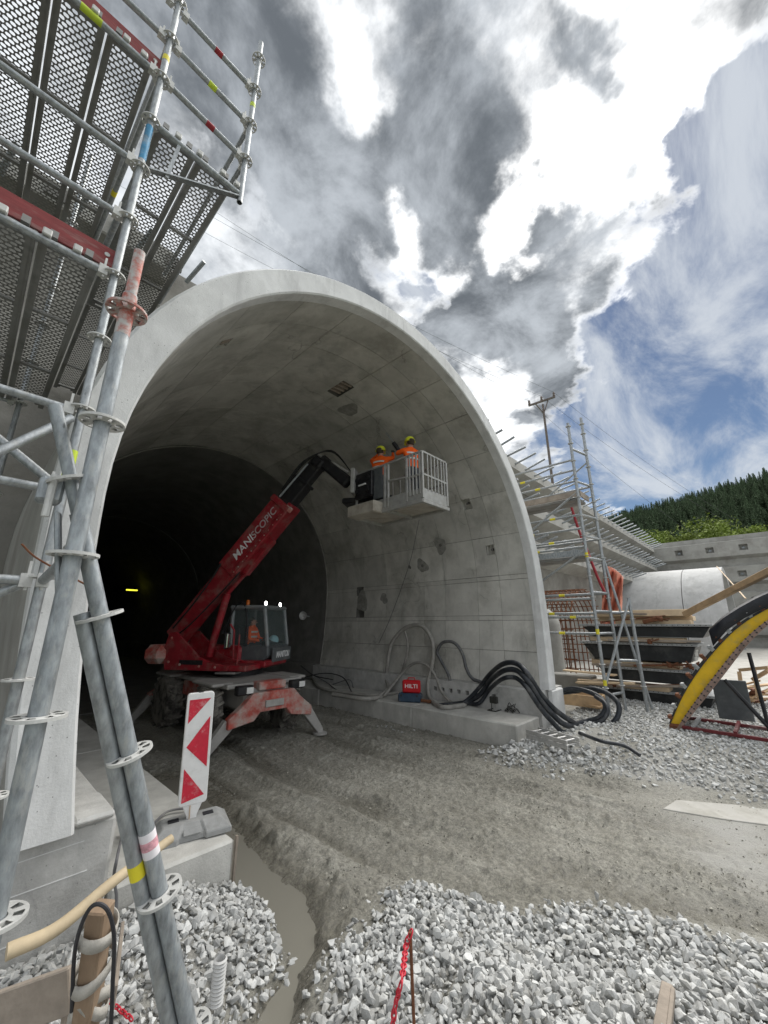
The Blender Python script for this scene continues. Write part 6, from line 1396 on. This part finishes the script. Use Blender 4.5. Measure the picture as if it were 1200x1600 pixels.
for k, (px0, py0, px1, py1, x, nm) in enumerate(((882, 1047, 962, 1055, 12.4, 'pale board lying in front of the rusty cage'), (902, 1066, 990, 1068, 12.1, 'pale board below it beside the scaffold foot'), (905, 1098, 940, 1105, 10.9, 'short board inside the black hose coil'))):
    m = MB(); m.bar(P(px0, py0, X=x), P(px1, py1, X=x - .2), .22, .04); o = m.build('loose_board', 'timber_pale' if k < 2 else 'timber', None, bevel=.005); tag(o, nm, 'board')
m = MB(); c = P(890, 1068, X=12.6); m.box((c.x + .3, c.y, .65), (.5, 1.2, .5)); tag(m.build('concrete_block', 'wall_concrete', None, bevel=.03), 'low concrete block below the rusty cage', 'concrete block')
crate = thing('timber_crate', 'open brown timber crate inside the coil of black hoses', 'crate', P(905, 1130, Z=.45)); c = P(905, 1118, X=10.75)
for a, d in (((0, 0, .1), (.04, 1.0, .26)), ((.5, 0, .1), (.04, 1.0, .26)), ((.25, .5, .1), (.5, .04, .26)), ((.25, -.5, .1), (.5, .04, .26))):
    m = MB(); m.box(Vector((c.x, c.y, .45)) + Vector(a), d); m.build('board', 'timber', crate, bevel=.006)
# yellow arched form
yf = thing('arch_formwork', 'yellow curved steel arch form propped up at the right edge', 'arch formwork', (10, 1.6, .38)); YX = 9.95
def yp(px, py, x=0.0): return P(px, py, X=YX + x)
outer_px = [(1046, 1129), (1064, 1084), (1089, 1043), (1121, 1005), (1156, 973), (1200, 948), (1260, 925), (1330, 908)]
inner_px = [(1062, 1141), (1095, 1100), (1130, 1056), (1165, 1011), (1200, 977), (1235, 955), (1280, 938), (1335, 925)]
def resample(pts, n):
    d = [0.0]
    for a, b in zip(pts, pts[1:]): d.append(d[-1] + (b - a).length)
    out = []
    for k in range(n):
        t = d[-1] * k / (n - 1); i = max(j for j in range(len(d)) if d[j] <= t + 1e-9); i = min(i, len(pts) - 2); out.append(pts[i].lerp(pts[i + 1], (t - d[i]) / (d[i + 1] - d[i])))
    return out
N_ = 37; oc = resample(catmull([yp(*q) for q in outer_px], 12), N_); ic = resample(catmull([yp(*q) for q in inner_px], 12), N_)
def strip(f0, f1, x0, x1, material, name, par=yf, a=0, b=None):
    m = MB(); b = N_ if b is None else b; rows = []
    for f, x in ((f0, x0), (f1, x0), (f1, x1), (f0, x1)):
        rows.append(len(m.v)); m.v += [ic[i].lerp(oc[i], f) + Vector((x, 0, 0)) for i in range(a, b)]
    n = b - a
    for q in range(4):
        w = (q + 1) % 4
        for k in range(n - 1): m.f.append((rows[q] + k, rows[q] + k + 1, rows[w] + k + 1, rows[w] + k))
    m.f.append(tuple(rows)); m.f.append(tuple(r + n - 1 for r in reversed(rows))); return m.build(name, material, par, smooth=30)
strip(.26, .86, -.02, .03, 'form_yellow', 'web_plate'); ifl = strip(.0, .26, -.10, .32, 'form_flange', 'inner_flange'); strip(.86, 1.0, -.05, 1.1, 'form_black', 'outer_skin')
for k in range(2, N_ - 2):
    for q in (.10, .24):
        m = MB(); p = ic[k].lerp(oc[k], q) + Vector((-.10, 0, 0)); m.lathe(p, (-1, 0, 0), [(.016, 0), (.016, .004)], 6); m.build('bolt_hole', 'form_black', ifl)
for k in range(1, N_ - 1, 2):
    tg = (oc[min(k + 1, N_ - 1)] - oc[k - 1]).normalized(); rad_ = (oc[k] - ic[k]).normalized(); a = ic[k].lerp(oc[k], .90); b = ic[k].lerp(oc[k], 1.16)
    m = MB(); m.bar(a + Vector((-.04, 0, 0)), b + Vector((-.04, 0, 0)), .07, .035, up=Vector((1, 0, 0))); m.bar(b + Vector((-.09, 0, 0)), b + Vector((.10, 0, 0)), .05, .05); m.build('clamp_rib', 'rust' if k % 4 == 1 else 'form_strip', yf, bevel=.006)
m = MB(); m.box(yp(1056, 1136) + Vector((.1, 0, 0)), (.4, .18, .12)); m.build('foot_block', 'rust', yf, bevel=.02)
for x in (-.02, .7):
    m = MB(); m.tube(yp(1132, 1062, x), yp(1225, 1162, x), .035, 8); m.build('strut', 'machine_black', yf, smooth=40); m = MB(); m.tube(yp(1170, 1020, x), yp(1205, 1150, x), .03, 8); m.build('strut', 'machine_black', yf, smooth=40)
for x, q in ((-.1, 0), (.9, 0)):
    a = yp(1068, 1146, x); b = yp(1260, 1172, x); a.z = .46; b.z = .44
    m = MB(); m.bar(a, b, .055, .055); m.build('base_rail', 'rail_red', yf, bevel=.006)
for px in (1085, 1150, 1215):
    a = yp(px, 1150, -.12); a.z = .49; b = a + Vector((1.1, 0, 0)); m = MB(); m.bar(a, b, .05, .05); m.build('cross_rail', 'form_strip' if px == 1085 else 'rail_red', yf)
bt = thing('black_tarpaulin', 'black tarpaulin folded over the top of the yellow arch form', 'tarpaulin', yp(1150, 1000))
tpx = [((1108, 986), (1114, 1009)), ((1130, 966), (1136, 984)), ((1155, 950), (1162, 966)), ((1180, 936), (1188, 953)), ((1215, 920), (1220, 940)), ((1270, 900), (1270, 920))]
m = MB()
for (a, b) in tpx:
    pa, pb_ = yp(*a, .0), yp(*b, -.10); m.v += [pb_, pa + Vector((-.06, 0, 0)), pa + Vector((.35, 0, .06)), pa + Vector((1.15, 0, .02))]
for k in range(len(tpx) - 1):
    for q in range(3): m.f.append((k * 4 + q, k * 4 + q + 1, k * 4 + q + 5, k * 4 + q + 4))
o = m.build('sheet', 'tarp_black', bt, smooth=70); md = o.modifiers.new('thick', 'SOLIDIFY'); md.thickness = .02; md.offset = 1
# clutter behind the arch form
rc2 = random.Random(8)
fr_ = thing('batten_trestle', 'yellow timber frame standing behind the arch form struts', 'frame', (14, .9, .4))
for a, b in (((1155, 1047), (1200, 1043)), ((1178, 1045), (1185, 1090)), ((1155, 1050), (1160, 1085)), ((1176, 1062), (1200, 1048))):
    m = MB(); m.bar(P(*a, X=13.2), P(*b, X=13.0), .07, .07); m.build('batten', 'timber', fr_)
heap = thing('scrap_heap', 'heap of scrap boards behind the yellow arch form', 'scrap heap', (14, .8, .4))
for k in range(9):
    p = P(1150 + rc2.uniform(0, 60), 1060 + rc2.uniform(0, 30), X=14); m = MB(); d = Vector((rc2.uniform(-.6, .6), rc2.uniform(-.8, .8), rc2.uniform(-.05, .2))); p.z = .45 + .05 * k
    m.bar(p - d, p + d, .12, .04); sb2 = m.build('board', 'rust' if k % 3 == 0 else 'timber', heap, bevel=.004)
m = MB(); p = P(1137, 1060, X=11.2); m.box((p.x, p.y, .85), (.05, .55, .75), rotz(R(10))); tag(m.build('grey_panel', 'cab_grey', None, bevel=.01), 'dark grey panel leaning behind the arch form struts', 'panel')
